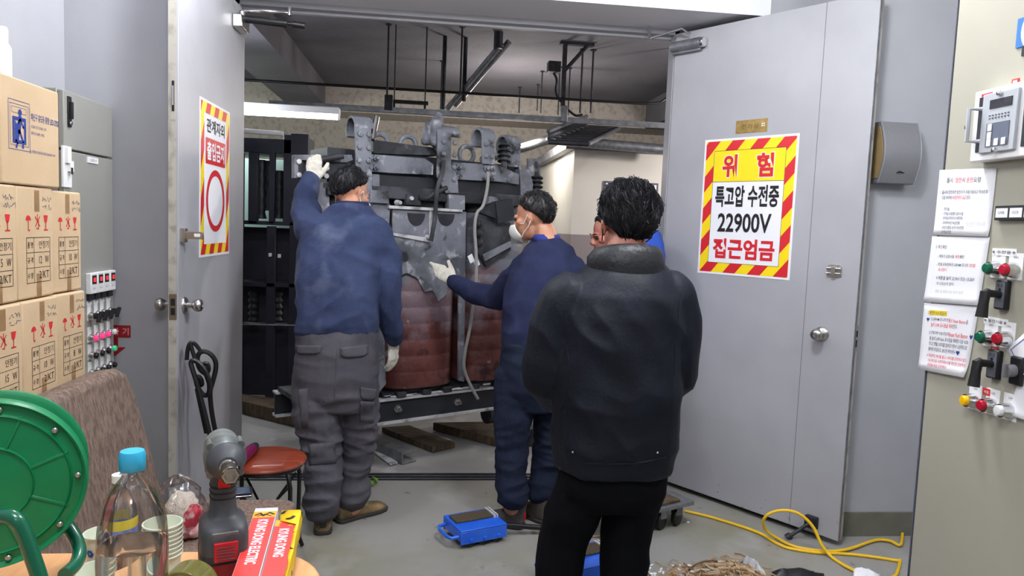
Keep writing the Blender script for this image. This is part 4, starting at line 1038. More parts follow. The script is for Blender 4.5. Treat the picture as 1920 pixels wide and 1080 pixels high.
# green cable reel on its stand
gc_ = aY(-24, 913, 1.20)
GM = frame(gc_, Vector((cos(radians(20)), sin(radians(20)), 0)))     # x across the disc, y up, z toward us
M['green'] = mat('green_plastic', C(14, 128, 78), .38, col2=C(12, 120, 72), scale=20)
M['dgreen'] = mat('green_tube', C(10, 92, 66), .25, coat=.4)
cr_ = thing('cable_reel', 'big green round cable reel on a tube stand at the left edge', 'cable reel', (gc_.x, gc_.y, TZ))
b = MB(GM)
Rr = .139
b.lathe([(0, -.004), (.060, -.004), (.062, .000), (.064, -.004), (.112, -.004), (.114, .000), (.117, -.004), (.130, -.006), (.133, -.002), (.136, .0), (.1365, .003), (Rr, -.004), (Rr, -.020), (.138, -.024), (0, -.024)], (0, 0, 0), (0, 0, 1), 96, caps=False); b.build('flange', M['green'], cr_, smooth=30)
for k in range(8):
    a = radians(22+45*k); b = MB(GM); b.box(((.070+.108)/2*cos(a), (.070+.108)/2*sin(a), -.0045), (.060, .005, .005), Matrix.Rotation(a, 3, 'Z')); b.build('rib', M['green'], cr_, bevel=.001)
for k in range(9):
    a = radians(2+40*k); b = MB(GM); b.lathe([(.0045, -.004), (.0045, .0005), (.003, .002), (0, .0025)], (.1245*cos(a), .1245*sin(a), 0), (0, 0, 1), 14); b.build('screw', M['steel'], cr_)
b = MB(GM); b.lathe([(.07, -.024), (.07, -.10)], (0, 0, 0), (0, 0, 1), 40); b.build('drum', M['black'], cr_)
b = MB(GM); b.lathe([(.125, -.10), (.132, -.104), (.132, -.112), (0, -.114)], (0, 0, 0), (0, 0, 1), 64); b.build('flange', M['green'], cr_)
def tubepx(pts, Ys, r):
    P = [aY(x, y, Y) for (x, y), Y in zip(pts, Ys)]
    return smoothp(P, 5)
b = MB()
P = [Vector(p) for p in tubepx([(-60, 970), (0, 966), (26, 972), (42, 992), (58, 1035), (74, 1082)], [1.15, 1.11, 1.10, 1.10, 1.10, 1.10], .012)]
e = P[-1]; P += [Vector((e.x+.012, e.y, TZ+.012))]
b.tube(P, .0112, 12); b.build('stand_tube', M['dgreen'], cr_)
b = MB(); P = tubepx([(108, 960), (126, 985), (143, 1012), (149, 1036), (142, 1058), (121, 1078)], [1.30, 1.30, 1.29, 1.27, 1.24, 1.2], .0125)
b.tube([p for p in P], .0112, 12); b.build('stand_tube', M['dgreen'], cr_)
b = MB(); b.tube([gc_+Vector((0, .01, 0)), gc_+Vector((-.02, .16, 0))], .012, 12); b.build('axle', M['steel'], cr_)
b = MB(); b.tube([(gc_.x-.12, 1.10, TZ+.0125), (gc_.x+.13, 1.17, TZ+.0125), (gc_.x+.13, 1.34, TZ+.0125), (gc_.x-.14, 1.36, TZ+.0125)], .0125, 12); b.build('base_tube', M['dgreen'], cr_)

# on the bench: bag of work gloves, phone
bp_ = aZ(346, 1003, .432)
gm_ = mat('glove_cotton', C(226, 214, 198), .95, col2=C(206, 190, 172), scale=40, bump=.6, bscale=160)
gr_ = mat('glove_rubber_red', C(196, 36, 62), .45, col2=C(230, 190, 190), scale=26, lo=.5, hi=.6)
gl = thing('work_gloves', 'bundle of white and red work gloves inside the clear bag', 'gloves', bp_)
def lump(c, r, amp, sc, seed, n=28, m=18):
    b = MB(); b.ell((0, 0, 0), r, None, n, m); vs = []
    for p in b.v:
        q = p*sc+Vector((seed, seed*2, 0)); k = 1+amp*noise.noise(q)+amp*.5*noise.noise(q*2.3); vs.append(p*k+Vector(c))
    b.v = vs; return b
lump(bp_+Vector((-.008, 0, .075)), (.056, .052, .072), .25, 22, 3).build('white_cotton', gm_, gl)
lump(bp_+Vector((.026, -.01, .050)), (.046, .046, .056), .3, 26, 7).build('red_rubber', gr_, gl)
b = lump(bp_+Vector((.0, -.02, .028)), (.050, .040, .026), .3, 26, 11); b.build('red_rubber', gr_, gl)
bg = thing('plastic_bag', 'clear crumpled plastic bag on the bench seat holding work gloves', 'bag', bp_)
b = MB(); rr = []
for i in range(19):
    t = i/18; z = .205*t
    r = .052+.026*sin(pi*min(1, t*1.25))**.6 if t < .72 else .056*(1-(t-.72)/.28)**.8+.010
    rr.append([bp_+Vector((-.006*t*4+r*(1+.16*noise.noise(Vector((cos(a)*2, sin(a)*2, t*7)))+.16*noise.noise(Vector((cos(a)*6, sin(a)*6, t*15))))*cos(a), r*(1+.2*noise.noise(Vector((cos(a)*3, sin(a)*3, t*5+4))))*sin(a), z+.012*noise.noise(Vector((cos(a)*3, sin(a)*3, t*3))))) for a in [2*pi*j/36 for j in range(36)]])
b.rings(rr, True, False); b.build('film', M['film'], bg, smooth=25)
pc = aZ(441, 929, .434)
ph = thing('phone', 'dark phone with a silver edge lying at the far end of the bench seat', 'phone', (pc.x, pc.y, .432))
PM = Matrix.Translation((pc.x, pc.y, .432)) @ Matrix.Rotation(radians(14), 4, 'Z')
b = MB(PM); b.prism(rrect(-.062, -.034, .062, .034, .012, 5), .001, .022); b.build('body', mat('phone_dark', C(40, 44, 56), .2, .3), ph, bevel=.003)
b = MB(PM); b.prism(rrect(-.0632, -.0352, .0632, .0352, .0125, 5), .0055, .0105); b.build('silver_edge', M['chrome'], ph, bevel=.002)
b = MB(PM); b.prism(rrect(-.052, -.026, .052, .026, .006, 5), .022, .0226); b.build('screen', mat('phone_screen', C(66, 76, 100), .1), ph)

# ------------------------------------------------------------------ the transformer in the doorway
T29 = radians(29)
TU = Vector((cos(T29), sin(T29), 0)); T0 = Vector((-.322, 4.40, 0))
MT = frame(T0, TU)           # x along the front, y up, z towards us
def tp(x, y, off=0): return uv(x, y, MT, off)
M['coil'] = mixmat('coil_resin', [C(88, 42, 38), (C(112, 66, 62), 5, .45, .62, None, None), (C(52, 24, 24), 5, .58, .66, None, None), (C(116, 96, 102), 6, .52, .64, .35, 1.25), (C(112, 114, 124), 8, .50, .60, .85, 1.45), (C(160, 156, 160), 13, .68, .76, None, None)], .5, 0, .25, 50)
M['dust'] = mixmat('dusty_grey_plate', [C(124, 127, 136), (C(80, 83, 90), 4.5, .45, .62, None, None), (C(172, 172, 178), 14, .58, .70, None, None), (C(36, 36, 40), 9, .60, .68, None, None)], .6, .1, .3, 60)
M['soot'] = mixmat('sooty_steel', [C(42, 43, 48), (C(72, 74, 80), 7, .48, .66, None, None), (C(112, 112, 118), 18, .66, .76, None, None)], .6, .2, .3, 50)
M['web'] = mat('base_black', C(34, 36, 42), .5, col2=C(46, 48, 54), scale=8)
M['flange'] = mat('base_white', C(196, 196, 198), .5, col2=C(120, 120, 124), scale=16, lo=.5, hi=.7)
M['timber'] = mat('old_timber', C(98, 80, 60), .85, col2=C(58, 48, 38), scale=9, stretch=(1, 8, 1), bump=.4)
tr = thing('transformer', 'large dusty three coil transformer with red-brown coils standing in the doorway', 'transformer', T0 + TU*.3, T29)
s0, s1 = -.46, 1.10
for off in (0.0, -.46):
    b = MB(MT); b.bx((s0, .275, off-.012), (s1, .405, off)); b.build('base_web', M['web'], tr)
    b = MB(MT); b.bx((s0, .258, off-.055), (s1, .275, off+.022)); b.bx((s0, .405, off-.055), (s1, .420, off+.022)); b.build('base_flange', M['flange'], tr, bevel=.002)
for (x, y) in ((745, 766), (857, 753)):
    s_, z_ = tp(x, y); b = MB(MT); b.lathe([(.026, 0), (.026, .008), (.017, .010), (.017, .026), (.012, .028), (.012, .045), (0, .046)], (s_, z_, 0), (0, 0, 1), 6); b.build('base_bolt', M['steel'], tr)
for s_ in (-.40, .10, .58, 1.02):
    b = MB(MT); b.bx((s_-.04, .42, -.47), (s_+.04, .45, -.01)); b.build('cross_member', M['soot'], tr)
for s_ in (-.2, .97):
    for off in (-.14, -.43):
        b = MB(MT); b.cyl((s_-.05, .19, off), (s_+.05, .19, off), .07, n=24); b.build('wheel', M['soot'], tr)
sA, sB = tp(735, 500, .05)[0], tp(870, 500, .05)[0]
cw = cw0 = (sB-sA)/2; c2 = (sA+sB)/2; pitch = cw*2+.035
zb, zt = tp(790, 727, .05)[1], tp(800, 392, .05)[1]
def coil_ring(sc, hw, hd, z, n=44, p=3.0):
    out = []
    for j in range(n):
        t = 2*pi*j/n; cc, ss = cos(t), sin(t); k = (abs(cc)**p+abs(ss)**p)**(-1/p)
        out.append(Vector((sc+hw*cc*k, z, -.20+hd*ss*k)))
    return out
for ci, sc in enumerate((c2-pitch+.05, c2, c2+pitch)):
    cw = cw0-.05 if ci == 0 else cw0
    b = MB(MT); R = []
    nb = 11
    for i in range(nb):
        z = zb+(zt-zb)*i/nb; dz = (zt-zb)/nb
        for (f_, g) in ((.0, -.0022), (.06, 0), (.94, 0)): R.append(coil_ring(sc, cw+g, .25+g, z+dz*f_))
    b.rings(R); b.build('coil', M['coil'], tr, smooth=50)
    b = MB(MT); b.rings([coil_ring(sc, cw*.88, .21, z) for z in (zb-.03, zb)]); b.build('coil_support', M['soot'], tr); b = MB(MT); b.rings([coil_ring(sc, cw*.9, .21, z) for z in (zt, zt+.05)]); b.build('coil_support', M['soot'], tr)
    for q in (-.6, .1, .7):
        b = MB(MT); b.bx((sc+cw*q-.03, .42, -.02), (sc+cw*q+.03, zb-.02, .03)); b.build('support_block', M['soot'], tr, bevel=.004)
def tpoly(name, px, off, th, m, bevel=.002):
    b = MB(MT); b.prism([tp(x, y, off) for x, y in px], off-th, off); return b.build(name, m, tr, bevel=bevel)
tpoly('coil_face_plate', [(736, 386), (868, 392), (868, 505), (858, 530), (845, 520), (838, 552), (822, 566), (812, 545), (796, 548), (783, 522), (764, 512), (750, 517), (736, 503)], .064, .012, M['dust'])
tpoly('face_plate_flange', [(730, 385), (868, 393), (868, 398), (730, 391)], .085, .03, M['flange'])
tpoly('edge_strip', [(862, 396), (874, 397), (870, 716), (860, 714)], .068, .02, M['dust'])
tpoly('edge_strip', [(690, 380), (732, 382), (726, 490), (722, 600), (708, 604), (698, 490)], .060, .02, M['dust'])
tpoly('edge_strip', [(700, 600), (720, 600), (724, 720), (712, 735), (702, 690)], .060, .02, M['dust'])
tpoly('tap_link', [(733, 441), (806, 455), (811, 447), (811, 392), (806, 392), (805, 446), (733, 436)], .075, .010, M['flange'])
tpoly('rating_label', [(828, 458), (857, 458), (857, 486), (828, 486)], .068, .003, M['dust'])
for (x, y) in ((803, 445), (748, 380), (770, 372)):
    s_, z_ = tp(x, y, .08); b = MB(MT); b.cyl((s_, z_, .05), (s_, z_, .10), .018, .012, 8); b.build('tap_bolt', M['flange'], tr)
tpoly('terminal_block', [(694, 356), (728, 358), (730, 382), (694, 380)], .085, .05, M['dust'])
tpoly('terminal_block', [(842, 364), (872, 367), (872, 394), (842, 392)], .085, .05, M['dust'])
tpoly('terminal_block', [(764, 364), (786, 365), (790, 385), (762, 384)], .085, .04, M['soot'])
tpoly('terminal_block', [(918, 368), (938, 370), (946, 388), (916, 390)], .10, .04, M['dust'])
# flat dark half-rounds at the head of the coil
for (x, y) in ((781, 400), (837, 401)):
    s_, z_ = tp(x, y, .07); b = MB(MT); b.prism([(s_+.06*cos(pi+pi*i/14), z_+.075*sin(pi+pi*i/14)) for i in range(15)], .066, .070); b.build('dark_half_round', M['web'], tr)
# core yoke and clamps
zy0, zy1 = tp(800, 378, -.05)[1], tp(800, 300, -.05)[1]
b = MB(MT); b.bx((-.30, zy0, -.34), (s1-.05, zy1+.02, -.06)); b.build('core_yoke', M['web'], tr)
for sc in (c2-pitch, c2, c2+pitch):
    b = MB(MT); b.bx((sc-.11, .42, -.30), (sc+.11, zy0, -.10)); b.build('core_leg', M['web'], tr)
b = MB(MT); b.bx((-.34, zy0+.00, -.06), (s1-.05, zy0+.075, .06)); b.build('lower_clamp_channel', M['soot'], tr, bevel=.006)
tpoly('upper_clamp_plate', [(697, 289), (797, 297), (813, 308), (812, 328), (740, 325), (697, 322)], .055, .02, M['dust'])
tpoly('upper_clamp_plate', [(848, 304), (933, 309), (973, 327), (973, 346), (938, 341), (848, 336)], .055, .02, M['dust'])
tpoly('lower_clamp_plate', [(697, 326), (712, 327), (712, 352), (697, 350)], .06, .02, M['dust'])
tpoly('top_shelf', [(700, 262), (822, 278), (824, 292), (700, 288)], -.04, .20, M['soot'])
tpoly('dark_back_plate', [(700, 326), (975, 345), (975, 372), (700, 356)], .02, .04, M['web'])
def strap(px, off, rows, name='lifting_strap', m=None, loop=True):
    q = [tp(x, y, off) for x, y in px]
    b = MB(MT); b.prism(q, off-.016, off); 
    xs = [p[0] for p in q]; ys = [p[1] for p in q]; xa, xb, ya, yb = min(xs), max(xs), min(ys), max(ys)
    if loop:
        n = 12; R = []
        for i in range(n+1):
            t = pi*1.25*i/n; r = .065
            R.append([(xa, yb-.005+r*sin(t), off-.008-r+r*cos(t)+o) if False else (x_, yb-.004+(r+o)*sin(t), off-.008-r+(r+o)*cos(t)) for (x_, o) in ((xa, -.008), (xb, -.008), (xb, .008), (xa, .008))])
        b.rings(R)
    o = b.build(name, m or M['dust'], tr, bevel=.002)
    for i in range(rows):
        for k in (.25, .75):
            z_ = yb-.04-i*.075
            if z_ < ya+.02: continue
            bb_ = MB(MT); bb_.lathe([(.017, 0), (.016, .010), (.009, .014), (0, .0145)], (xa+(xb-xa)*k, z_, off), (0, 0, 1), 6); bb_.build('bolt', M['dust'], tr)
strap([(666, 238), (696, 240), (698, 360), (696, 384), (676, 382), (668, 330)], .075, 4)
strap([(821, 252), (846, 256), (846, 310), (858, 330), (860, 362), (836, 362), (820, 330)], .085, 4)
strap([(905, 258), (928, 260), (928, 309), (905, 307)], .075, 3)
strap([(952, 270), (976, 273), (976, 314), (952, 312)], .030, 2)
for (cx_, cy_) in ((699, 305), (854, 322), (917, 325)):
    for i in (-1, 1):
        for j in (-1, 1):
            s_, z_ = tp(cx_+i*6, cy_+j*9, .06); b = MB(MT); b.lathe([(.020, 0), (.020, .016), (.012, .018), (.011, .034), (0, .035)], (s_, z_, .055), (0, 0, 1), 6); b.build('clamp_bolt', M['dust'], tr)
# cloth wrapped over the middle strap
s_, z_ = tp(826, 245, .05); b = MB(MT); b.ell((s_-.01, z_-.01, .0), (.062, .115, .07), None, 40, 28)
b.v = [p+(p-(MT @ Vector((s_, z_, 0))))*(.55*noise.noise(p*13)+.35*noise.noise(Vector((p.x*30, p.y*30, p.z*9)))) for p in b.v]; b.build('cloth_wrap', M['dust'], tr)
# upper left arm the worker holds
tpoly('side_arm', [(552, 290), (660, 290), (662, 300), (650, 305), (560, 300), (560, 334), (552, 334)], .04, .05, M['dust'])
tpoly('side_arm_plate', [(560, 300), (662, 304), (664, 336), (560, 334)], .02, .02, M['soot'])
for (x, y) in ((560, 303), (560, 328), (612, 315), (611, 330)):
    s_, z_ = tp(x, y, .04); b = MB(MT); b.lathe([(.014, 0), (.014, .012), (0, .013)], (s_, z_, .04), (0, 0, 1), 10); b.build('bolt', M['flange'], tr)
b = MB(MT); p0 = tp(595, 300, .05); p1 = tp(640, 293, .05); b.tube([(p0[0], p0[1], .06), (p1[0], p1[1], .075)], .018, 10); b.build('side_arm_rod', M['soot'], tr)
tpoly('red_terminal_box', [(588, 342), (606, 342), (606, 352), (618, 352), (618, 400), (588, 398)], .03, .05, M['coil'])
# insulators and loops along the top
def insul(x, y, off, k=1.0):
    s_, z_ = tp(x, y, off); b = MB(MT); pr_ = []
    for i in range(4): pr_ += [(.022*k, .034*i*k), (.045*k, (.034*i+.008)*k), (.045*k, (.034*i+.016)*k), (.024*k, (.034*i+.026)*k)]
    b.lathe([(.018*k, -.06*k)]+pr_+[(.02*k, .14*k), (.012*k, .16*k), (0, .165*k)], (s_, z_, off), (.15, 1, -.2), 18); b.build('insulator', M['soot'], tr, smooth=30)
insul(945, 305, .02, 1.0); insul(1006, 362, .02, .95); insul(955, 338, -.1)
for (x, y) in ((875, 290), (765, 272), (712, 268)):
    s_, z_ = tp(x, y, -.10); b = MB(MT); b.tube([(s_+.055*cos(2*pi*i/20), z_+.055*sin(2*pi*i/20), -.10) for i in range(20)], .016, 8, closed=True); b.build('lifting_eye', M['dust'], tr)
b = MB(MT); p0 = tp(697, 262, -.02); p1 = tp(706, 219, -.06); b.tube([(p0[0], p0[1], -.02), (p1[0], p1[1], -.06)], .019, 10); b.build('busbar_tube', M['steel'], tr)
tpoly('end_bracket', [(974, 312), (992, 318), (1000, 345), (996, 372), (978, 372)], .03, .06, M['dust'])
tpoly('end_plate', [(990, 297), (1014, 298), (1014, 340), (992, 340)], -.10, .02, M['dust'])
# low voltage gear and black plates before the right coil
tpoly('side_box', [(893, 396), (930, 410), (962, 396), (962, 372), (930, 378)], .14, .05, M['soot'])
tpoly('side_box_cover', [(930, 378), (962, 372), (965, 412), (934, 420)], .155, .02, M['web'])
tpoly('side_panel', [(896, 405), (930, 420), (958, 418), (958, 470), (912, 500), (894, 470)], .10, .03, M['soot'])
tpoly('side_bar', [(905, 478), (958, 452), (960, 462), (910, 490)], .125, .02, M['dust'])
for (x, y) in ((898, 420), (899, 437), (900, 455)):
    s_, z_ = tp(x, y, .12); b = MB(MT); b.ell((s_, z_, .11), (.024, .030, .025), None, 12, 8); b.build('terminal', M['soot'], tr)
b = MB(MT)
for (x, y, r) in ((884, 485, 7), (894, 492, 7)):
    s_, z_ = tp(x, y, .13); b.box((s_, z_, .125), (.036, .050, .006), Matrix.Rotation(.5, 3, 'Z'))
b.build('white_tag', M['paper'], tr)
def tcable(pts, off, r, m, name='cable'):
    P = smoothp([MT @ Vector((*tp(x, y, off), off)) for x, y in pts], 5); b = MB(); b.tube(P, r, 8); b.build(name, m, tr)
M['cabgr'] = mat('grey_cable', C(150, 148, 146), .5)
tcable([(832, 300), (830, 322), (822, 345), (818, 370), (816, 405), (812, 430), (808, 452)], .12, .013, M['soot'])
tcable([(915, 322), (914, 350), (906, 385), (894, 400), (890, 430), (893, 480), (892, 530), (886, 580), (880, 620), (872, 660), (870, 690), (880, 718), (896, 748)], .15, .010, M['cabgr'])
tcable([(838, 352), (815, 362), (800, 372), (785, 370)], .09, .014, M['soot'])
# paper scraps on the base
b = MB(MT); R = random.Random(2)
for i in range(9):
    s_ = tp(720+i*20+R.uniform(-8, 8), 750, 0)[0]; b.box((s_, .424+R.uniform(0, .01), R.uniform(-.03, .01)), (R.uniform(.04, .09), .003, R.uniform(.02, .05)), Matrix.Rotation(R.uniform(-.3, .3), 3, 'Y'))
tag(b.build('paper_scraps', M['paper']), 'white scraps lying on the transformer base rail', 'scraps', kind='stuff')

# things on the floor under and before the transformer
def slab(name, label, cat, px, z0, z1, m, group=None, bevel=.003, zpix=None):
    P = [aZ(x, y, z1 if zpix is None else zpix) for x, y in px]
    b = MB(); b.prism([(p.x, p.y) for p in P], z0, z1)
    return tag(b.build(name, m, bevel=bevel), label, cat, group)
slab('timber_plank', 'brown timber plank lying under the front of the transformer', 'plank', [(716, 801), (768, 797), (853, 829), (812, 838)], .0, .04, M['timber'])
slab('timber_plank', 'dark timber baulk lying under the right half of the transformer', 'plank', [(812, 792), (918, 790), (1000, 812), (930, 821)], .0, .06, M['timber'])
slab('timber_plank', 'brown plank lying in the dark at the left behind the grey trousers', 'plank', [(454, 738), (556, 752), (556, 776), (454, 752)], .0, .10, M['timber'])
ch0, ch1 = aZ(768, 846, .075), aZ(672, 806, .075)
dv = (ch1-ch0); dv.z = 0; dv.normalize()
MC = frame((ch0.x, ch0.y, 0), Vector((dv.y, -dv.x, 0)))
b = MB(MC)
for a_, c_ in (((-.055, 0, -1.0), (.055, .007, 0)), ((-.055, .068, -1.0), (.055, .075, 0)), ((-.055, .007, -1.0), (-.048, .068, 0))): b.bx(a_, c_)
b.M = MC @ Matrix.Scale(-1, 4, (0, 0, 1)) if (MC @ Vector((0, 0, 1))-MC @ Vector((0, 0, 0))).dot(dv) < 0 and False else MC
tag(b.build('steel_channel', M['gsteel'], bevel=.001), 'grey steel channel on the floor beside the grey trousers', 'steel channel')
slab('steel_strip', 'flat whitish steel strip on the floor before the grey channel', 'steel strip', [(690, 838), (698, 836), (746, 866), (732, 870)], .0, .012, M['flange'])
slab('steel_block', 'dark steel block end behind the legs of the man in navy trousers', 'steel block', [(985, 797), (1004, 795), (1010, 803), (990, 806)], .0, .12, M['soot'], zpix=.12)
P = [aZ(x, y, .012) for x, y in ((680, 905), (690, 898), (702, 903), (700, 909))]
b = MB(); b.prism([(p.x, p.y) for p in P], .002, .015); b.prism([(p.x+.02, p.y+.012) for p in P[1:]], .01, .028); tag(b.build('green_leaf', mat('leaf_green', C(112, 150, 60), .6), bevel=.003), 'small crumpled green leaf on the threshold beside the grey trousers', 'leaf')

# blue machine skates
M['skblue'] = mat('skate_blue', C(28, 92, 214), .35, col2=C(40, 104, 220), scale=14, coat=.3)
M['pad'] = mat('rubber_pad', C(98, 84, 64), .9, col2=C(70, 60, 46), scale=18, stretch=(3, 30, 1), bump=.6)
def skate(L, Fp, Rp, label, lever):
    x = (Rp-Fp); lx = x.length; x.normalize(); y = (L-Fp); y = y-x*y.dot(x); ly = y.length; y.normalize()
    z1 = .082; T = Matrix(((x.x, y.x, 0, Fp.x), (x.y, y.y, 0, Fp.y), (0, 0, 1, 0), (0, 0, 0, 1)))
    t = thing('machine_skate', label, 'machine skate', T @ Vector((lx/2, ly/2, 0)), group=None)
    b = MB(T); b.bx((0, 0, .022), (lx, .008, z1)); b.bx((0, ly-.008, .022), (lx, ly, z1)); b.bx((0, .008, .034), (.008, ly-.008, z1)); b.bx((lx-.008, .008, .034), (lx, ly-.008, z1)); b.bx((0, 0, z1), (lx, ly, z1+.008)); b.build('body', M['skblue'], t, bevel=.003)
    b = MB(T); b.bx((.015, ly*.42, z1+.008), (lx-.03, ly*.86, z1+.018)); b.build('rubber_pad', M['pad'], t, bevel=.003)
    b = MB(T); b.bx((lx-.028, ly*.40, z1+.008), (lx-.020, ly*.9, z1+.022)); b.bx((lx-.012, ly*.40, z1+.008), (lx-.005, ly*.9, z1+.022)); b.build('end_strips', M['flange'], t)
    for k in (.22, .52, .82):
        b = MB(T); b.cyl((lx*k, -.014, .040), (lx*k, 0, .040), .009, n=14); b.build('axle_bolt', M['skblue'], t)
        b = MB(T); b.cyl((lx*k, .012, .027), (lx*k, ly-.012, .027), .027, n=20); b.build('roller', M['dsteel'], t)
    b = MB(T); b.tube([(.0, ly*.12, .055), (-.035, ly*.14, .052), (-.045, ly*.3, .050), (-.045, ly*.7, .050), (-.035, ly*.86, .052), (0, ly*.88, .055)], .0085, 10); b.build('carry_handle', M['skblue'], t)
    if lever:
        b = MB(T); b.tube([(lx, ly*.3, .055), (lx+.05, ly*.26, .050), (lx+.34, -ly*.25, .018)], [.016, .013, .013], 10); b.build('tow_bar', M['black'], t)
    return t
skate(aZ(797, 972, .090), aZ(865, 997, .090), aZ(951, 981, .090), 'blue roller skate with brown rubber pad lying left of the walking shoes', True)
d_ = aZ(976, 1043, .090)-aZ(797, 972, .090)
skate(aZ(797, 972, .090)+d_, aZ(865, 997, .090)+d_, aZ(865, 997, .090)+d_+(aZ(951, 981, .090)-aZ(865, 997, .090))*1.25, 'blue roller skate partly hidden behind the legs of the man in black', False)
# grey dolly by the right door
R_ = aZ(1302, 939, .135); a_ = (aZ(1228, 956, .135)-R_); a_.z = 0; a_.normalize(); n_ = Vector((-a_.y, a_.x, 0))
if n_.dot(Vector((0, 1, 0))) < 0: n_ = -n_
TD = Matrix(((a_.x, n_.x, 0, R_.x), (a_.y, n_.y, 0, R_.y), (0, 0, 1, 0), (0, 0, 0, 1)))
dl = thing('dolly', 'low grey dolly with wooden pads and black castors before the right door', 'dolly', TD @ Vector((.3, .12, 0)))
b = MB(TD); b.bx((0, 0, .112), (.56, .25, .135)); b.build('deck', M['gsteel'], dl, bevel=.003)
for x_ in (.08, .36):
    b = MB(TD); b.bx((x_, .02, .135), (x_+.15, .22, .150)); b.build('wooden_pad', M['timber'], dl, bevel=.003)
for (x_, y_) in ((.07, .05), (.18, .05), (.42, .05), (.52, .05), (.07, .20), (.52, .20)):
    b = MB(TD); b.lathe([(.012, -.016), (.040, -.014), (.044, -.008), (.044, .008), (.040, .014), (.012, .016)], (x_, y_, .044), (.35, 1, 0), 24); b.build('castor_wheel', M['black'], dl, smooth=30)
    b = MB(TD); b.bx((x_-.02, y_-.022, .060), (x_+.02, y_-.018, .112)); b.bx((x_-.02, y_+.018, .060), (x_+.02, y_+.022, .112)); b.bx((x_-.025, y_-.024, .106), (x_+.025, y_+.024, .112)); b.build('castor_fork', M['gsteel'], dl)

# yellow extension cable
M['ycable'] = mat('yellow_cable', C(236, 190, 36), .4)
def ground(pts, z=.008): return [aZ(x, y, z) for x, y in pts]
P1 = ground([(1284, 958), (1330, 969), (1380, 984), (1425, 1000), (1455, 1018), (1480, 1028), (1530, 1036), (1575, 1038), (1620, 1042), (1688, 1052)])
b = MB(); b.tube(smoothp(P1, 6), .0075, 10); tag(b.build('extension_cable', M['ycable']), 'yellow cable running straight from the dolly to the beige cabinet', 'cable')
P2 = ground([(1692, 1000), (1688, 1022), (1668, 1014), (1640, 1013), (1600, 1027), (1570, 1033), (1530, 1032), (1490, 1025), (1462, 1012)], .012)
lY = P2[-1].y
P2 += [aY(x, y, lY-.02*k) for k, (x, y) in enumerate(((1438, 996), (1431, 978), (1441, 964), (1464, 957), (1490, 960), (1510, 972), (1527, 992)))]
P2 += [aY(1541, 1022, P2[-1].y-.03)]
P2 += ground([(1560, 1045), (1590, 1064), (1625, 1078), (1660, 1084), (1680, 1078), (1688, 1050)], .010)
b = MB(); b.tube(smoothp(P2, 6), .0075, 10); tag(b.build('extension_cable', M['ycable']), 'yellow cable rising in an upright loop before the right door', 'cable')
P = ground([(1128, 1005), (1080, 1006), (1030, 1002), (1000, 997)], .006)
b = MB(); b.tube(smoothp(P, 5), .004, 8); tag(b.build('thin_cord', mat('tan_cord', C(196, 170, 130), .6)), 'thin tan cord on the floor between the two blue skates', 'cord')

# heap of shavings and rubbish at the lower right
R = random.Random(12)
cen = aZ(1355, 1068, .03)
b = MB()
for i in range(420):
    r = abs(R.gauss(0, 1)); a = R.uniform(0, 2*pi)
    x = cen.x+min(r, 2.2)*.16*cos(a)-.0; y = cen.y-.10+min(r, 2.2)*.12*sin(a); h = max(.004, .085*math.exp(-(r*.9)**2)*R.random()+.006)
    L_ = R.uniform(.05, .17); d = R.uniform(0, 2*pi); cv = R.uniform(-1.2, 1.2)
    pts = []
    for k in range(5):
        t = k/4-.5; dd = d+cv*t; pts.append(Vector((x+L_*t*cos(dd), y+L_*t*sin(dd), max(.003, h+.02*(1-4*t*t)*R.uniform(.2, 1)))))
    b.cur = R.choice([0, 0, 0, 1, 1, 2])
    b.tube(pts, R.uniform(.0025, .005), 4, flat=.35)
tag(b.build('shavings_heap', [mat('shaving_tan', C(206, 176, 138), .8), mat('shaving_brown', C(160, 122, 84), .8), mat('shaving_pale', C(226, 212, 190), .8)]), 'heap of curled tan wood shavings on the floor at the lower right', 'shavings', kind='stuff')
b = MB(); P = [aY(x, y, 2.86) for x, y in ((1330, 1076), (1292, 1078), (1296, 1064), (1318, 1053), (1342, 1050), (1366, 1058))]
P = ground([(1284, 1082), (1290, 1072)], .012)+[aY(x, y, 2.95) for x, y in ((1302, 1060), (1322, 1052), (1344, 1052), (1362, 1062))]
b.tube(smoothp(P, 5), .004, 6); tag(b.build('bent_strip', mat('strip_brown', C(110, 82, 58), .6)), 'thin brown strip arching over the heap of shavings', 'strip')
def sheetlump(name, px, Y0, h, m, label, cat, seed):
    b = MB(); n, mm = 14, 10; vs = []; fs_ = []
    for i in range(n+1):
        for j in range(mm+1):
            u_, v_ = i/n, j/mm
            x = px[0]+(px[1]-px[0])*u_; y = px[2]+(px[3]-px[2])*v_+(px[4] if len(px) > 4 else 0)*u_
            p = aZ(x, y, .01); p.z = .008+h*sin(pi*v_)*sin(pi*min(1, .15+u_*.85))*(1+.5*noise.noise(Vector((u_*4+seed, v_*4, 0))))+.010*abs(noise.noise(Vector((u_*11, v_*9, seed))))
            vs.append(p)
    for i in range(n):
        for j in range(mm): k = i*(mm+1)+j; fs_.append((k, k+1, k+mm+2, k+mm+1))
    b.add(vs, fs_); return tag(b.build(name, m, solid=.001, smooth=60), label, cat)
M['poly'] = mat('milky_polythene', C(214, 216, 220), .3, trans=.25, ior=1.2)
sheetlump('plastic_sheet', (1392, 1442, 1050, 1066, 34), 2.9, .055, M['poly'], 'milky white plastic sheet lying on the heap of shavings', 'plastic sheet', 1)
sheetlump('rubbish_bag', (1446, 1545, 1074, 1096), 2.8, .05, M['black'], 'black rubbish bag at the bottom edge, right of the shavings', 'bag', 4)
sheetlump('paper_scrap', (1600, 1650, 1068, 1082, 8), 2.8, .03, M['paper'], 'crumpled white paper beside the yellow cable at the bottom edge', 'paper', 8)
b = MB(); R = random.Random(5)
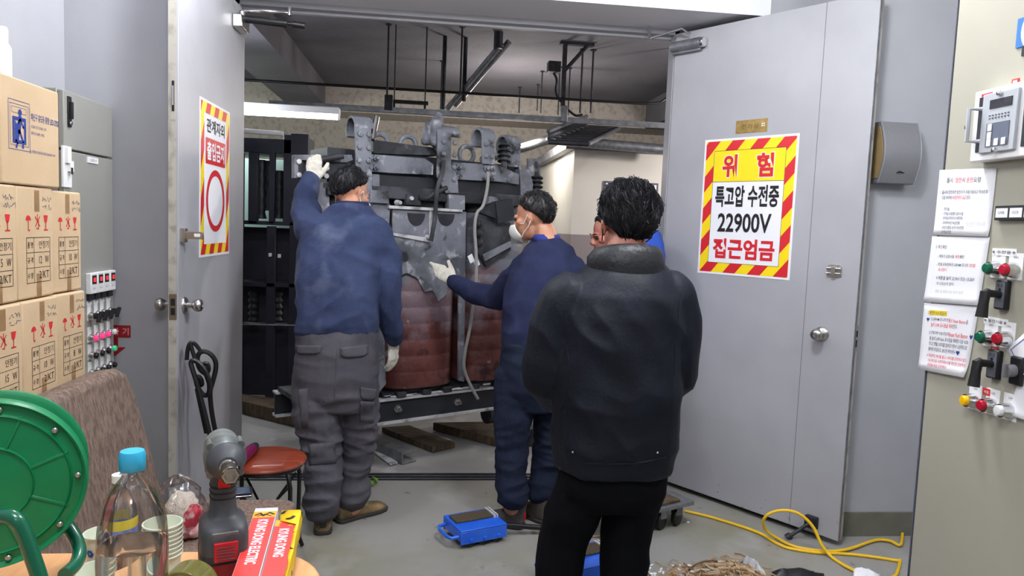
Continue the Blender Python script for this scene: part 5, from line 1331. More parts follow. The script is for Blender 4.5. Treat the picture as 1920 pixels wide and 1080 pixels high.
for i in range(40):
    p = aZ(R.uniform(1210, 1300), R.uniform(1060, 1082), .004); b.box(p, (R.uniform(.008, .03), R.uniform(.006, .012), .004), Matrix.Rotation(R.uniform(0, 3), 3, 'Z'))
tag(b.build('white_chips', M['paper']), 'scattered white chips left of the heap of shavings', 'chips', kind='stuff')
for (x, y, s_) in ((1290, 979, .012),):
    p = aZ(x, y, .004); b = MB(); b.box(p, (s_, s_*.8, .008), Matrix.Rotation(.4, 3, 'Z')); tag(b.build('paper_scrap', M['paper'], bevel=.002), 'tiny white scrap on the floor right of the dolly', 'paper')

# ------------------------------------------------------------------ rear room: lamp, rails, rods, pipes
RYs = 6.45
def rail(pa, pb, Y, w_, h_, name, m, label, cat, **k):
    a, c = aY(*pa, Y), aY(*pb, Y); z = (a.z+c.z)/2
    b = MB(); b.bx((a.x-.6, Y-w_/2, z-h_/2), (c.x+.9, Y+w_/2, z+h_/2)); return tag(b.build(name, m, **k), label, cat)
rail((640, 199), (1250, 238), RYs, .05, .045, 'strut_rail', M['gsteel'], 'grey steel strut hung across the rear room below the ceiling', 'rail')
a, c = aY(452, 148, 6.9), aY(1210, 196, 6.9); zz = (a.z+c.z)/2
b = MB(); b.tube([(a.x-1, 6.9, zz), (c.x, 6.9, zz), (c.x+.15, 6.9, zz+.02), (c.x+.25, 6.9, zz+.10), (c.x+.28, 6.9, zz+.3), (c.x+.28, 6.9, RZ)], .013, 8); tag(b.build('conduit', M['black'], smooth=60), 'thin black conduit crossing the rear room above the strut rail', 'conduit')
a, c = aY(452, 212, 6.30), aY(637, 222, 6.30); zt_ = aY(540, 200, 6.30).z; zl = aY(540, 217, 6.30).z
lm = thing('ceiling_lamp', 'lit white fluorescent batten at the upper left of the rear room', 'lamp', ((a.x+c.x)/2, 6.30, zl))
b = MB(); b.bx((a.x-.35, 6.24, zl+.03), (c.x, 6.36, zl+.085)); b.build('housing', M['white'], lm, bevel=.006)
b = MB(); b.tube([(a.x-.33, 6.30, zl+.008), (c.x-.012, 6.30, zl+.008)], .021, 12); b.build('tube', mat('tube_light', (1, .97, .98, 1), .4, emit=9), lm)
b = MB(); b.bx((c.x-.012, 6.27, zl-.015), (c.x, 6.33, zl+.03)); b.build('end_cap', M['white'], lm)
rods = [(729, 45, 196, .009, 'leftmost of the rods, beside the lamp'), (829, 114, 205, .008, 'short, above the diagonal pipes'), (867, 50, 175, .009, 'long, left of the diagonal pipes'), (1017, 133, 212, .008, 'short, in the middle of the group'), (1009, 158, 208, .007, 'shortest of the group'), (975, 163, 212, .008, 'between the pipes and the bracket'), (1050, 125, 216, .008, 'thin, just left of the bracket'), (1069, 127, 216, .008, 'just right of the bracket'), (1093, 92, 212, .010, 'second from the right end'), (1113, 93, 212, .010, 'rightmost of the group')]
for (x, y, yb, r, w_) in rods:
    p = aZ(x, y, RZ); q = aY(x, yb, p.y)
    b = MB(); b.cyl((p.x, p.y, RZ), (p.x, p.y, max(q.z, 2.2)), r, n=8); b.cyl((p.x, p.y, RZ), (p.x, p.y, RZ-.012), r*3, n=10)
    tag(b.build('threaded_rod', M['dsteel']), 'dark threaded rod hanging from the rear ceiling, '+w_, 'rod', 'threaded rods in the rear room')
# rod clamp on the strut
p = aZ(729, 45, RZ)
pcl = aY(729, 192, RYs); b = MB(); b.bx((pcl.x-.035, RYs-.04, pcl.z-.07), (pcl.x+.035, RYs+.04, pcl.z+.06)); tag(b.build('rail_clamp', M['dsteel'], bevel=.004), 'square clamp where the leftmost rod meets the strut rail', 'clamp')
for (x, y) in ((1057, 210),):
    pcl = aY(x, y, RYs); b = MB(); b.bx((pcl.x-.03, RYs-.04, pcl.z-.09), (pcl.x+.03, RYs+.04, pcl.z+.05)); tag(b.build('rail_clamp', M['gsteel'], bevel=.004), 'clamp on the strut rail below the triangular bracket', 'clamp')
# vertical dark pipes and diagonal pipe pair
for (x, y, yb, r, lb) in ((873, 85, 190, .020, 'dark vertical pipe stub left of the diagonal pipes'), (935, 60, 92, .042, 'short dark vertical pipe above the diagonal pipes'), (832, 150, 205, .02, 'dark vertical pipe above the wrapped middle strap')):
    p = aZ(x, y, RZ) if x == 935 else aY(x, y, 7.08); q = aY(x, yb, p.y); b = MB(); b.cyl((p.x, p.y, RZ), (p.x, p.y, q.z), r, n=14); tag(b.build('vertical_pipe', M['dsteel']), lb, 'pipe')
pe_ = aZ(935, 60, RZ); e0 = aY(945, 86, pe_.y); 
b = MB()
for k in (0, .075):
    P = [e0+Vector((-.02+k*.9, 0, .02+k*.3)), aY(868, 170, 7.12)+Vector((k, 0, k*.5)), aY(838, 205, 7.2)+Vector((k, 0, k*.5))]; b.tube(P, .028, 10)
tag(b.build('diagonal_pipes', M['gsteel']), 'pair of grey pipes running diagonally down across the rear ceiling', 'pipe')
# triangular bracket with loose cable
p = aZ(1060, 78, RZ); 
b = MB(); q = aY(1058, 215, p.y); b.bx((p.x-.02, p.y-.02, q.z), (p.x+.02, p.y+.02, RZ)); b.tube([(p.x, p.y, RZ-.28), (p.x+.22, p.y, RZ-.02)], .018, 6); b.bx((p.x-.05, p.y-.03, RZ-.03), (p.x+.28, p.y+.03, RZ)); tag(b.build('hanging_bracket', M['dsteel']), 'dark triangular hanging bracket at the right of the rear ceiling', 'bracket')
b = MB(); b.bx((p.x-.16, p.y-.06, RZ-.30), (p.x-.04, p.y+.06, RZ-.20)); tag(b.build('junction_box', M['dsteel'], bevel=.004), 'small dark box beside the triangular bracket', 'junction box')
P = [Vector((p.x-.10, p.y, RZ-.30)), aY(1044, 150, p.y), aY(1043, 175, p.y), aY(1058, 198, p.y), aY(1078, 216, p.y), aY(1092, 215, p.y)]
b = MB(); b.tube(smoothp(P, 6), .012, 8); tag(b.build('loose_cable', M['dsteel']), 'dark cable drooping from the small box to the cable tray', 'cable')
# cable tray / louvre under the right part
a = aY(1030, 262, 6.7); 
tryo = thing('cable_tray', 'dark slatted cable tray slanting below the strut rail', 'cable tray', (aY(1075, 245, 6.7).x, 6.7, aY(1075, 245, 6.7).z))
P0, P1_, P2_, P3_ = aY(1028, 246, 6.2), aY(1028, 266, 6.2), aY(1100, 238, 7.6), aY(1100, 218, 7.6)
b = MB()
b.tube([P1_, P2_], .02, 6); b.tube([P0, P3_], .02, 6); e_ = Vector((.35, 0, 0)); b.tube([P1_+e_, P2_+e_], .02, 6); b.build('tray_rail', M['gsteel'], tryo)
b = MB()
for k in range(9):
    t = k/8; p = P1_.lerp(P2_, t); b.tube([p, p+e_], .022, 6)
b.build('slats', M['dsteel'], tryo)
b = MB(); b.add([P0, P1_, P2_, P3_], [(0, 1, 2, 3)]); b.build('side_plate', M['dsteel'], tryo, solid=.006)
# pipe running along the far wall into the white block
P = [aY(905, 300, 8.55), aY(985, 276, 7.9), aY(1030, 262, 7.2), aY(1060, 264, 7.1), aY(1250, 281, 7.1)]
b = MB(); b.tube(smoothp(P, 5), .05, 12); tag(b.build('ceiling_pipe', M['gsteel'], smooth=60), 'grey pipe bending along the top of the white wall block', 'pipe')
p = aY(768, 193, 6.8); b = MB(); b.bx((p.x-.17, 6.78, p.z-.01), (p.x+.17, 6.82, p.z+.02)); b.bx((p.x-.15, 6.79, p.z-.1), (p.x-.13, 6.81, p.z)); b.bx((p.x+.13, 6.79, p.z-.1), (p.x+.15, 6.81, p.z)); b.cyl((p.x-.14, 6.8, p.z), (p.x-.14, 6.8, RZ), .006, n=6); b.cyl((p.x+.14, 6.8, p.z), (p.x+.14, 6.8, RZ), .006, n=6)
tag(b.build('small_hanger', M['dsteel']), 'small dark cross bar hanger right of the leftmost rod', 'hanger')
p = aY(1182, 345, 7.38); b = MB(); b.bx((p.x-.28, BY-.02, p.z-.30), (p.x+.30, BY, p.z+.02)); b.cur = 1; b.bx((p.x-.26, BY-.022, p.z-.28), (p.x+.28, BY-.0195, p.z)); 
tag(b.build('notice_board', [M['greyink'], M['paper']]), 'white framed board on the white wall block behind the heads', 'board')

# dark switchgear at the left of the rear room
SY = 5.95
M['night'] = mat('night_blue_steel', C(30, 31, 44), .5, .2, col2=C(42, 42, 54), scale=6)
M['palegreen'] = mat('green_lit_panel', C(150, 176, 164), .5)  # green glow behind the rack put into this colour
sg_ = thing('switchgear_rack', 'dark steel switchgear rack standing in the shade behind the left door', 'switchgear', (aY(505, 700, SY).x, SY, 0))
def sgb(name, x0, y0, x1, y1, d, m, Y=SY):
    a = aY(x0, y0, Y); c = aY(x1, y1, Y); b = MB(); b.bx((a.x, Y, max(0, min(a.z, c.z))), (c.x, Y+d, max(a.z, c.z))); return b.build(name, m, sg_, bevel=.004)
sgb('upper_panel', 532, 252, 572, 420, .4, M['night']); sgb('header', 430, 256, 572, 290, .4, M['night'])
sgb('post', 545, 250, 570, 790, .06, M['night']); sgb('post', 466, 285, 482, 420, .06, M['night']); sgb('post', 505, 285, 514, 420, .05, M['night']); sgb('post', 436, 285, 452, 790, .06, M['night'])
sgb('cross_beam', 430, 412, 560, 424, .3, M['night']); sgb('cross_beam', 430, 528, 560, 540, .3, M['night']); sgb('cross_beam', 430, 606, 560, 612, .1, M['gsteel'], SY-.01)
sgb('lower_panel', 430, 424, 560, 770, .04, M['night'], SY+.3); sgb('post', 500, 424, 512, 780, .05, M['night']); sgb('middle_panel', 480, 300, 506, 395, .03, M['night'], SY+.3)
for (x, y0, y1) in ((490, 300, 410), (523, 320, 410), (475, 545, 600), (520, 545, 600)):
    a = aY(x, y1, SY+.15); c = aY(x, y0, SY+.15); b = MB(); n = 9
    b.lathe([(.03 if i % 2 else .045, (c.z-a.z)*i/n) for i in range(n+1)], a, n=14); b.build('insulator', M['dsteel'], sg_)
b = MB(); b.bx((aY(430, 300, 6.6).x, 6.6, 0), (aY(545, 300, 6.6).x, 7.0, 2.02)); tag(b.build('green_lit_backdrop', M['palegreen']), 'pale green lit-tinted cupboard seen through the dark switchgear rack', 'backdrop')  # added backdrop standing in for the green-lit space behind the rack
for (x, y) in ((506, 478), (523, 480)):
    a = aY(x, y, SY-.02); b = MB(); b.bx((a.x-.012, SY-.02, a.z-.015), (a.x+.012, SY, a.z+.015)); b.build('white_lug', M['paper'], sg_, bevel=.004)
a = aY(430, 243, 5.9); c = aY(531, 251, 5.9); b = MB(); b.tube([(a.x, 5.9, c.z+.01), (c.x, 5.9, c.z)], .018, 10); b.build('white_batten', M['white'], sg_)

# ------------------------------------------------------------------ people
def blob(name, mb, m, parent, vox=.008, it=6, disp=None, fac=.5):
    me = bpy.data.meshes.new('tmp'); me.from_pydata([tuple(p) for p in mb.v], [], mb.f)
    o = bpy.data.objects.new('tmp', me); COL.objects.link(o)
    q = o.modifiers.new('r', 'REMESH'); q.mode = 'VOXEL'; q.voxel_size = vox; q.adaptivity = 0
    q = o.modifiers.new('s', 'SMOOTH'); q.factor = fac; q.iterations = it
    ev = o.evaluated_get(bpy.context.evaluated_depsgraph_get()).to_mesh()
    vs = [v.co.copy() for v in ev.vertices]; fs = [tuple(p.vertices) for p in ev.polygons]
    if disp:
        ns = [v.normal.copy() for v in ev.vertices]
        vs = [p+n*disp(p, n) for p, n in zip(vs, ns)]
    bpy.data.objects.remove(o); bpy.data.meshes.remove(me)
    b = MB(); b.v = vs; b.f = [list(f) for f in fs]; b.mi = [0]*len(fs)
    ob = b.build(name, m, parent, smooth=180)
    return ob, vs, fs
def ring_px(xl, xr, y, Y, hd, yaw=0.0, p=2.5, n=30, tilt=0.0):
    a, c = aY(xl, y, Y), aY(xr, y, Y); ctr = (a+c)/2; hw = (c-a).length/2
    ctr.z = aY((xl+xr)/2, y, Y).z
    return ring_w(ctr, hw, hd, yaw, p, n, tilt)
def ring_w(ctr, hw, hd, yaw=0.0, p=2.5, n=30, tilt=0.0):
    out = []
    for j in range(n):
        t = 2*pi*j/n; cc, ss = cos(t), sin(t); k = (abs(cc)**p+abs(ss)**p)**(-1/p)
        x, y = hw*cc*k, hd*ss*k
        out.append(Vector((ctr.x+x*cos(yaw)-y*sin(yaw), ctr.y+x*sin(yaw)+y*cos(yaw), ctr.z+y*tilt)))
    return out
def limb(b, pts, rs, n=16, flat=1.0):
    P = smoothp([Vector(p) for p in pts], 4); R = []
    for i in range(len(pts)-1):
        for j in range(4): R.append(rs[i]+(rs[i+1]-rs[i])*j/4)
    R.append(rs[-1])
    b.tube(P, R, n, flat=flat); b.ell(P[0], (rs[0],)*3, None, n, 10); b.ell(P[-1], (rs[-1],)*3, None, n, 10)
    return b
def px(x, y, Y): return aY(x, y, Y)
def head_frame(c, yaw, pitch=0.0, roll=0.0):
    return Matrix.Translation(c) @ Matrix.Rotation(-yaw, 4, 'Z') @ Matrix.Rotation(pitch, 4, 'X') @ Matrix.Rotation(roll, 4, 'Y')
def add_head(b, H):
    o = b.M; b.M = o @ H
    b.ell((0, -.010, .030), (.076, .096, .090), None, 24, 16)
    b.ell((0, .030, -.035), (.060, .066, .084), None, 20, 14)
    b.ell((0, .058, -.088), (.032, .034, .028), None, 16, 10)
    b.ell((0, .088, .012), (.050, .018, .012), None, 16, 8)
    b.rings([[Vector((x*s_, y, z)) for x, y in ((-1, -.01), (1, -.01), (.55, .0), (0, .006), (-.55, 0))] for s_, y0, z in () ]) if False else None
    b.tube([(0, .092, .010), (0, .102, -.015), (0, .110, -.030)], [.008, .010, .013], 10); b.ell((0, .104, -.034), (.018, .014, .011), None, 12, 8)
    b.ell((0, .086, -.062), (.026, .014, .007), None, 12, 8); b.ell((0, .084, -.074), (.022, .014, .008), None, 12, 8)
    for s_ in (-1, 1):
        b.ell((s_*.046, .058, -.018), (.022, .026, .020), None, 12, 8)
        b.ell((s_*.079, -.006, -.016), (.010, .020, .033), Matrix.Rotation(s_*.35, 3, 'Z'), 14, 10)
        b.ell((s_*.084, -.012, -.008), (.008, .020, .026), Matrix.Rotation(s_*.55, 3, 'Z'), 14, 10)
    b.M = o
def add_hand(b, H, curl=(.2, .2, .2, .2), spread=.12, thumb=1, k=1.0, fat=1.0, tcurl=.5):
    o = b.M; b.M = o @ H @ Matrix.Scale(k, 4)
    b.rings([[Vector((hw*cos(t), y, hz*sin(t))) for t in [2*pi*j/14 for j in range(14)]] for hw, hz, y in ((.026, .019, -.03), (.028, .018, 0), (.036, .018, .03), (.042, .017, .06), (.041, .015, .088), (.036, .012, .096))])
    for i in range(4):
        x = (-.031, -.0105, .0105, .031)[i]*thumb*-1 if False else (.031, .0105, -.0105, -.031)[i]*thumb
        L_ = (.070, .078, .072, .056)[i]; a = -spread*(i-1.5)*-1*thumb
        d = Vector((sin(a)*1.0, cos(a), 0)); p = Vector((x, .085, 0)); P = [p]; c_ = 0
        for s_ in (.44, .32, .24):
            c_ += curl[i]; v = Vector((d.x*cos(c_), d.y*cos(c_), -sin(c_))); p = p+v*L_*s_; P.append(p)
        r = .0092*fat*(.88 if i == 3 else 1); b.tube(P, [r*1.08, r, r*.95, r*.8], 10); b.ell(P[-1], (r*.8,)*3, None, 10, 6); b.ell(P[0], (r*1.08,)*3, None, 10, 6)
    P = [Vector((.024*thumb, .012, -.006)), Vector((.046*thumb, .040, -.012)), Vector((.060*thumb, .066, -.014-.012*tcurl)), Vector((.066*thumb-.012*thumb*tcurl, .090, -.016-.02*tcurl))]
    b.tube(P, [.0155*fat, .0125*fat, .0105*fat, .0085*fat], 10); b.ell(P[-1], (.0085*fat,)*3, None, 10, 6); b.ell(P[0], (.0155*fat,)*3, None, 10, 6)
    b.M = o
def hand_frame(w, y, z):
    y = Vector(y).normalized(); z = Vector(z); z = (z-y*z.dot(y)).normalized(); x = y.cross(z)
    return Matrix(((x.x, y.x, z.x, w.x), (x.y, y.y, z.y, w.y), (x.z, y.z, z.z, w.z), (0, 0, 0, 1)))
HL = [(0, 44), (35, 34), (60, 20), (80, 4), (98, -6), (115, -22), (140, -44), (180, -48)]
def hairline(th, cut=0):
    for (a, e), (a2, e2) in zip(HL, HL[1:]):
        if th <= a2: return e+(e2-e)*(th-a)/(a2-a)+cut
    return HL[-1][1]+cut
def hair(parent, H, m, thick=.018, rough=.35, seed=0, strands=0, slen=.05, cut=0, part=None):
    R = random.Random(seed)
    c = Vector((0, -.010, .030)); r = Vector((.077, .097, .091))
    b = MB(H); n, mm = 96, 56; rr = []
    def pt(az, el, extra=0, mul=1):
        d = Vector((sin(az)*cos(el), cos(az)*cos(el), sin(el)))
        th = abs(math.degrees(math.atan2(sin(az), cos(az)))); hl = hairline(th, cut)
        k = max(0, min(1, (math.degrees(el)-hl+5)/10)); k = k*k*(3-2*k)
        up = max(0, min(1, (math.degrees(el)-hl)/50))
        t = thick*(.35+.65*up)*(1+rough*noise.noise(d*4+Vector((seed, 0, 0)))+rough*.7*noise.noise(Vector((az*9, el*2.5, seed)))+rough*.35*noise.noise(Vector((az*26, el*5, seed+3))))
        o = -.014*(1-k)+t*k+extra
        return c+Vector((d.x*(r.x+o), d.y*(r.y+o), d.z*(r.z+o)))
    for i in range(mm+1):
        el = radians(-80+170*i/mm) if i < mm else radians(89.9)
        rr.append([pt(-2*pi*j/n, el) for j in range(n)])
    b.rings([r_[::-1] for r_ in rr]); 
    o = b.build('hair', m, parent, smooth=60)
    if strands:
        b = MB(H); k = 0
        while k < strands:
            az = R.uniform(-pi, pi); el = math.asin(R.uniform(-.75, 1)); th = abs(math.degrees(az))
            if math.degrees(el) < hairline(th, cut)+6: continue
            k += 1
            side = R.uniform(-.25, .25)+(.35 if sin(az) > 0 else -.35)*(1 if part else 0); L_ = slen*R.uniform(.5, 1.2); P = []
            for i in range(5):
                t = i/4; P.append(pt(az+side*t*.8, el-L_/.09*t*.9, .001+.007*sin(pi*t)*R.uniform(.3, 1)+(.010*R.random() if R.random() < .08 else 0)))
            b.tube(P, [.0014, .0018, .0017, .0012, .0004], 4, flat=.5)
        b.build('hair_strands', m, parent, smooth=60)
    return o
def face_mask(parent, H, m, eye=True):
    H = H @ Matrix.Translation((0, .006, -.004)) @ Matrix.Scale(1.12, 4); b = MB(H); n, mm = 18, 12; vs = []; fs = []
    for i in range(mm+1):
        for j in range(n+1):
            az = radians(-78+156*j/n); el = radians(-62+88*i/mm)
            az2 = az*(1-.28*abs(i/mm-.45)*2)
            vs.append((.070*sin(az2)*cos(el), .022+.094*cos(az2)*cos(el)*(1+.05*cos(az2*2)), -.052+.068*sin(el)))
    for i in range(mm):
        for j in range(n): k = i*(n+1)+j; fs.append((k, k+1, k+n+2, k+n+1))
    b.add(vs, fs); o = b.build('face_mask', m, parent, smooth=80, solid=.002)
    for s_ in (-1, 1):
        b = MB(H)
        for z0 in (-.022, -.085):
            b.tube([(s_*.064, .038, z0), (s_*.076, .018, z0*.6-.01), (s_*.086, -.008, .012 if z0 > -.05 else -.040), (s_*.080, -.022, -.010)], .0020, 6)
        b.build('mask_strap', m, o)
    return o
def eyes(parent, H):
    b = MB(H)
    for s_ in (-1, 1): b.ell((s_*.031, .088, -.004), (.012, .009, .007), None, 12, 8)
    b.build('eyes', M['ink'], parent)
    b = MB(H)
    for s_ in (-1, 1): b.tube([(s_*.016, .101, .016), (s_*.032, .100, .021), (s_*.048, .088, .016)], [.003, .0042, .002], 6, flat=.6)
    b.build('eyebrows', M['ink'], parent)
def folds(az, sx, sz, amp, seed=0):
    def f(p, n):
        wv = noise.noise(Vector((p.x*3, p.y*3, p.z*3+seed)))*.10
        q = Vector((p.x*sx+p.z*sz*.35+seed, p.y*sx, (p.z+wv)*sz*.75)); a = noise.noise(q)
        q2 = Vector((p.x*sx-p.z*sz*.45-seed, p.y*sx+3, (p.z-wv)*sz*.6)); c_ = noise.noise(q2)
        d_ = noise.noise(Vector((p.x*sx*2.5, p.y*sx*2.5, p.z*sz*1.4)))
        return az(p)*amp*((1-2.4*abs(a))*.65+(1-2.4*abs(c_))*.55+.25*d_-.3)
    return f
def shoe(parent, heel, yaw, L_=.285, m1=None, m2=None, name='shoe', tab=None, hi=.085):
    """heel: point on floor under the heel; toe along yaw"""
    F = Matrix.Translation((heel.x, heel.y, 0)) @ Matrix.Rotation(-yaw, 4, 'Z')
    b = MB(F); rr = []
    for y, hw, h0, h1 in ((-.030, .020, .012, .050), (-.022, .034, .006, .075), (.0, .041, .004, .084), (.05, .040, .004, .086), (.10, .041, .004, .078), (.15, .047, .004, .062), (.20, .048, .005, .050), (.235, .040, .008, .042), (.255, .022, .014, .030)):
        rr.append([Vector((hw*(abs(cos(t))**.7)*(1 if cos(t) > 0 else -1), y*L_/.285, (h0+h1)/2+(h1-h0)/2*(abs(sin(t))**.8)*(1 if sin(t) > 0 else -1))) for t in [2*pi*j/22 for j in range(22)]])
    b.rings([r_[::-1] for r_ in rr]); b.rings([[Vector((x*k, y0+y*k, z)) for x, y in [(cos(2*pi*j/18)*.046, sin(2*pi*j/18)*.056) for j in range(18)]] for k, y0, z in ((1, .022, .05), (1.04, .020, hi), (1.08, .016, hi+.05))])
    o, vs, fs = blob(name, b, m1, parent, .007, 4)
    b = MB(F); n = 24; P = []
    for (y, hw) in ((-.034, .022), (-.024, .040), (.0, .045), (.05, .043), (.10, .043), (.15, .051), (.20, .052), (.24, .042), (.262, .020)): P.append((hw, y*L_/.285))
    poly = [(x, y) for x, y in P]+[(-x, y) for x, y in P[::-1]]
    b.prism(poly, 0, .020); b.build('sole', m2, o, bevel=.005)
    if tab:
        b = MB(F); b.tube([(0, -.030, .040), (0, -.035, .062), (0, -.030, .098), (0, -.022, .120)], [.015, .017, .015, .010], 10, flat=.35, up=(1, 0, 0)); b.build('heel_tab', tab, o)
    return o
def decal(parent, name, m, vs, fs, quad, n=8, mm=5, off=.006, th=.006, rnd=True):
    T = BVHTree.FromPolygons(vs, fs); P = []
    (tl, tr_, br, bl_) = quad
    for i in range(mm+1):
        for j in range(n+1):
            a, c_ = j/n, i/mm
            x = (tl[0]*(1-a)+tr_[0]*a)*(1-c_)+(bl_[0]*(1-a)+br[0]*a)*c_
            y = (tl[1]*(1-a)+tr_[1]*a)*(1-c_)+(bl_[1]*(1-a)+br[1]*a)*c_
            if rnd and c_ > .5: y -= (abs(a-.5)*2)**4*(tl[1]-bl_[1])*-.25*(c_-.5)*2
            d = ray(x, y).normalized(); h = T.ray_cast(CP, d)
            if h[0] is None: return None
            P.append(h[0]-d*off)
    F = [(i*(n+1)+j, (i+1)*(n+1)+j, (i+1)*(n+1)+j+1, i*(n+1)+j+1) for i in range(mm) for j in range(n)]
    b = MB(); b.add(P, F); return b.build(name, m, parent, smooth=60, solid=th, bevel=.0)

M['skin'] = mat('skin', C(198, 146, 118), .5, col2=C(186, 128, 102), scale=22)
M['skin2'] = mat('skin_ruddy', C(186, 128, 108), .5, col2=C(170, 104, 90), scale=22)
M['hair'] = mat('black_hair', C(24, 22, 24), .42, col2=C(40, 38, 40), scale=40, stretch=(1, 1, .3))
M['hairg'] = mat('grey_flecked_hair', C(26, 26, 30), .5, col2=C(74, 74, 80), scale=30, lo=.55, hi=.8, spec=.3, stretch=(1, 1, .4))  # dark hair colour with random grey flecks
M['glove'] = mat('white_cotton_glove', C(228, 224, 212), .95, col2=C(206, 200, 186), scale=40, bump=.5, bscale=220)
M['fmask'] = mat('white_mask', C(222, 222, 216), .8)
M['sweat1'] = mixmat('dusty_navy_sweatshirt', [C(54, 64, 94), (C(42, 50, 78), 5, .45, .65, None, None), (C(98, 106, 128), 4.0, .54, .74, None, None)], .9, 0, .35, 220, .2)
M['trous1'] = mixmat('charcoal_work_trousers', [C(78, 76, 83), (C(94, 92, 98), 5, .5, .7, None, None)], .9, 0, .3, 260, .2)
M['sweat2'] = mixmat('navy_sweater', [C(36, 41, 69), (C(44, 50, 80), 8, .45, .65, None, None)], .95, 0, .5, 300, .2)
M['trous2'] = mixmat('navy_trousers', [C(28, 34, 52), (C(38, 44, 62), 6, .5, .7, None, None)], .9, 0, .3, 240, .15)
M['jack'] = mixmat('black_navy_jacket', [C(15, 19, 30), (C(22, 27, 41), 5, .5, .75, None, None)], .6, 0, .15, 90, .25)
M['trous3'] = mat('black_trousers', C(12, 13, 18), .9, bump=.2, bscale=240, spec=.12)
M['leather'] = mat('black_leather', C(26, 28, 33), .5, bump=.3, bscale=60)
M['blue4'] = mat('bright_blue_jacket', C(36, 74, 170), .8, bump=.3, bscale=120)
M['tan'] = mat('tan_suede', C(150, 124, 84), .85, col2=C(84, 72, 54), scale=16)
M['sole'] = mat('dark_sole', C(52, 48, 44), .8)
M['grshoe'] = mat('grey_brown_suede', C(92, 84, 78), .85, col2=C(66, 60, 58), scale=14)

def person(name_label, base): return thing('person', name_label, 'person', base)

# --- worker in the dusty navy sweatshirt, arm raised
w1 = person('man in dusty navy sweatshirt and charcoal work trousers, left arm raised to the transformer', Vector((-.41, 3.50, 0)))
Hd = head_frame(px(657, 362, 3.80), radians(42), radians(-14))
b = MB(); add_head(b, Hd)
limb(b, [px(660, 372, 3.80), px(657, 395, 3.74), px(652, 430, 3.70)], [.056, .060, .07])
b.rings([ring_px(580, 690, 600, 3.56, .09), ring_px(585, 700, 500, 3.64, .10), ring_px(600, 700, 430, 3.70, .09), ring_px(625, 690, 400, 3.73, .06)])
limb(b, [px(592, 432, 3.72), px(573, 386, 3.94), px(586, 336, 4.09)], [.05, .042, .032])
limb(b, [px(708, 440, 3.70), px(727, 540, 3.66), px(737, 640, 3.76)], [.05, .042, .030])
limb(b, [px(600, 640, 3.55), px(600, 800, 3.50), px(602, 960, 3.45)], [.09, .06, .045]); limb(b, [px(662, 640, 3.57), px(670, 820, 3.62), px(662, 950, 3.60)], [.09, .06, .045])
blob('body', b, M['skin'], w1, .0065, 3)
hair(w1, Hd, M['hairg'], .016, .4, 1, 500, .035, cut=4)
face_mask(w1, Hd, M['fmask']); eyes(w1, Hd)
b = MB()
secs = [(555, 707, 622, 3.555, .135), (553, 709, 605, 3.56, .15), (556, 708, 570, 3.58, .15), (560, 712, 520, 3.62, .145), (562, 718, 475, 3.66, .135), (570, 722, 440, 3.69, .125), (590, 716, 412, 3.715, .105), (618, 700, 394, 3.735, .085), (632, 690, 384, 3.745, .07)]
b.rings([ring_px(*s_) for s_ in secs][::-1] if False else [ring_px(*s_) for s_ in secs])
limb(b, [px(598, 440, 3.70), px(580, 420, 3.82), px(572, 388, 3.94), px(578, 350, 4.05), px(583, 338, 4.09)], [.085, .080, .062, .050, .046])
limb(b, [px(704, 436, 3.69), px(722, 490, 3.67), px(728, 545, 3.66), px(733, 600, 3.70), px(737, 632, 3.74)], [.080, .076, .064, .056, .046])
d1_ = folds(lambda p: 1.0, 6, 9, .016, 1)
def dsp(p, n):
    q = p.copy(); t = noise.noise(Vector((p.x*5+p.z*7, p.y*4, p.z*3)))
    return d1_(p, n)+.010*(1-2*abs(t))*.6
o_, vs, fs = blob('sweatshirt', b, M['sweat1'], w1, .0075, 5, dsp)
b = MB(); b.rings([ring_px(630, 692, 388, 3.745, .074), ring_px(632, 690, 378, 3.752, .070)], False, False); b.build('neckband', M['sweat2'], w1, solid=.006)
b = MB(); b.rings([ring_px(557, 706, 606, 3.56, .140), ring_px(556, 706, 640, 3.555, .145), ring_px(551, 710, 690, 3.55, .155), ring_px(552, 710, 735, 3.55, .150), ring_px(560, 704, 765, 3.55, .12)])
limb(b, [px(594, 715, 3.54), px(594, 770, 3.52), px(602, 830, 3.50), px(606, 888, 3.47), px(604, 942, 3.44)], [.118, .115, .098, .084, .086])
limb(b, [px(668, 715, 3.57), px(674, 780, 3.59), px(670, 840, 3.62), px(662, 887, 3.61), px(662, 930, 3.59)], [.110, .100, .086, .078, .080])
zk = px(600, 760, 3.5).z
d2_ = folds(lambda p: .45+.75*max(0, min(1, (zk+.1-p.z)/.3)), 6, 20, .013, 4)
o_, vs, fs = blob('work_trousers', b, M['trous1'], w1, .0075, 4, d2_)
decal(o_, 'pocket_flap', M['trous1'], vs, fs, [(554, 648), (602, 648), (600, 664), (556, 664)]); decal(o_, 'pocket_flap', M['trous1'], vs, fs, [(638, 652), (690, 646), (690, 668), (640, 672)])
decal(o_, 'pocket_flap', M['trous1'], vs, fs, [(676, 726), (706, 730), (704, 752), (676, 748)]); decal(o_, 'cargo_pocket', M['trous1'], vs, fs, [(676, 752), (702, 754), (700, 792), (674, 790)], rnd=False)
decal(o_, 'cargo_pocket', M['trous1'], vs, fs, [(560, 730), (576, 728), (578, 800), (566, 802)], rnd=False)
decal(o_, 'knee_patch', M['trous1'], vs, fs, [(578, 832), (628, 830), (630, 868), (580, 872)], rnd=False, off=.004)
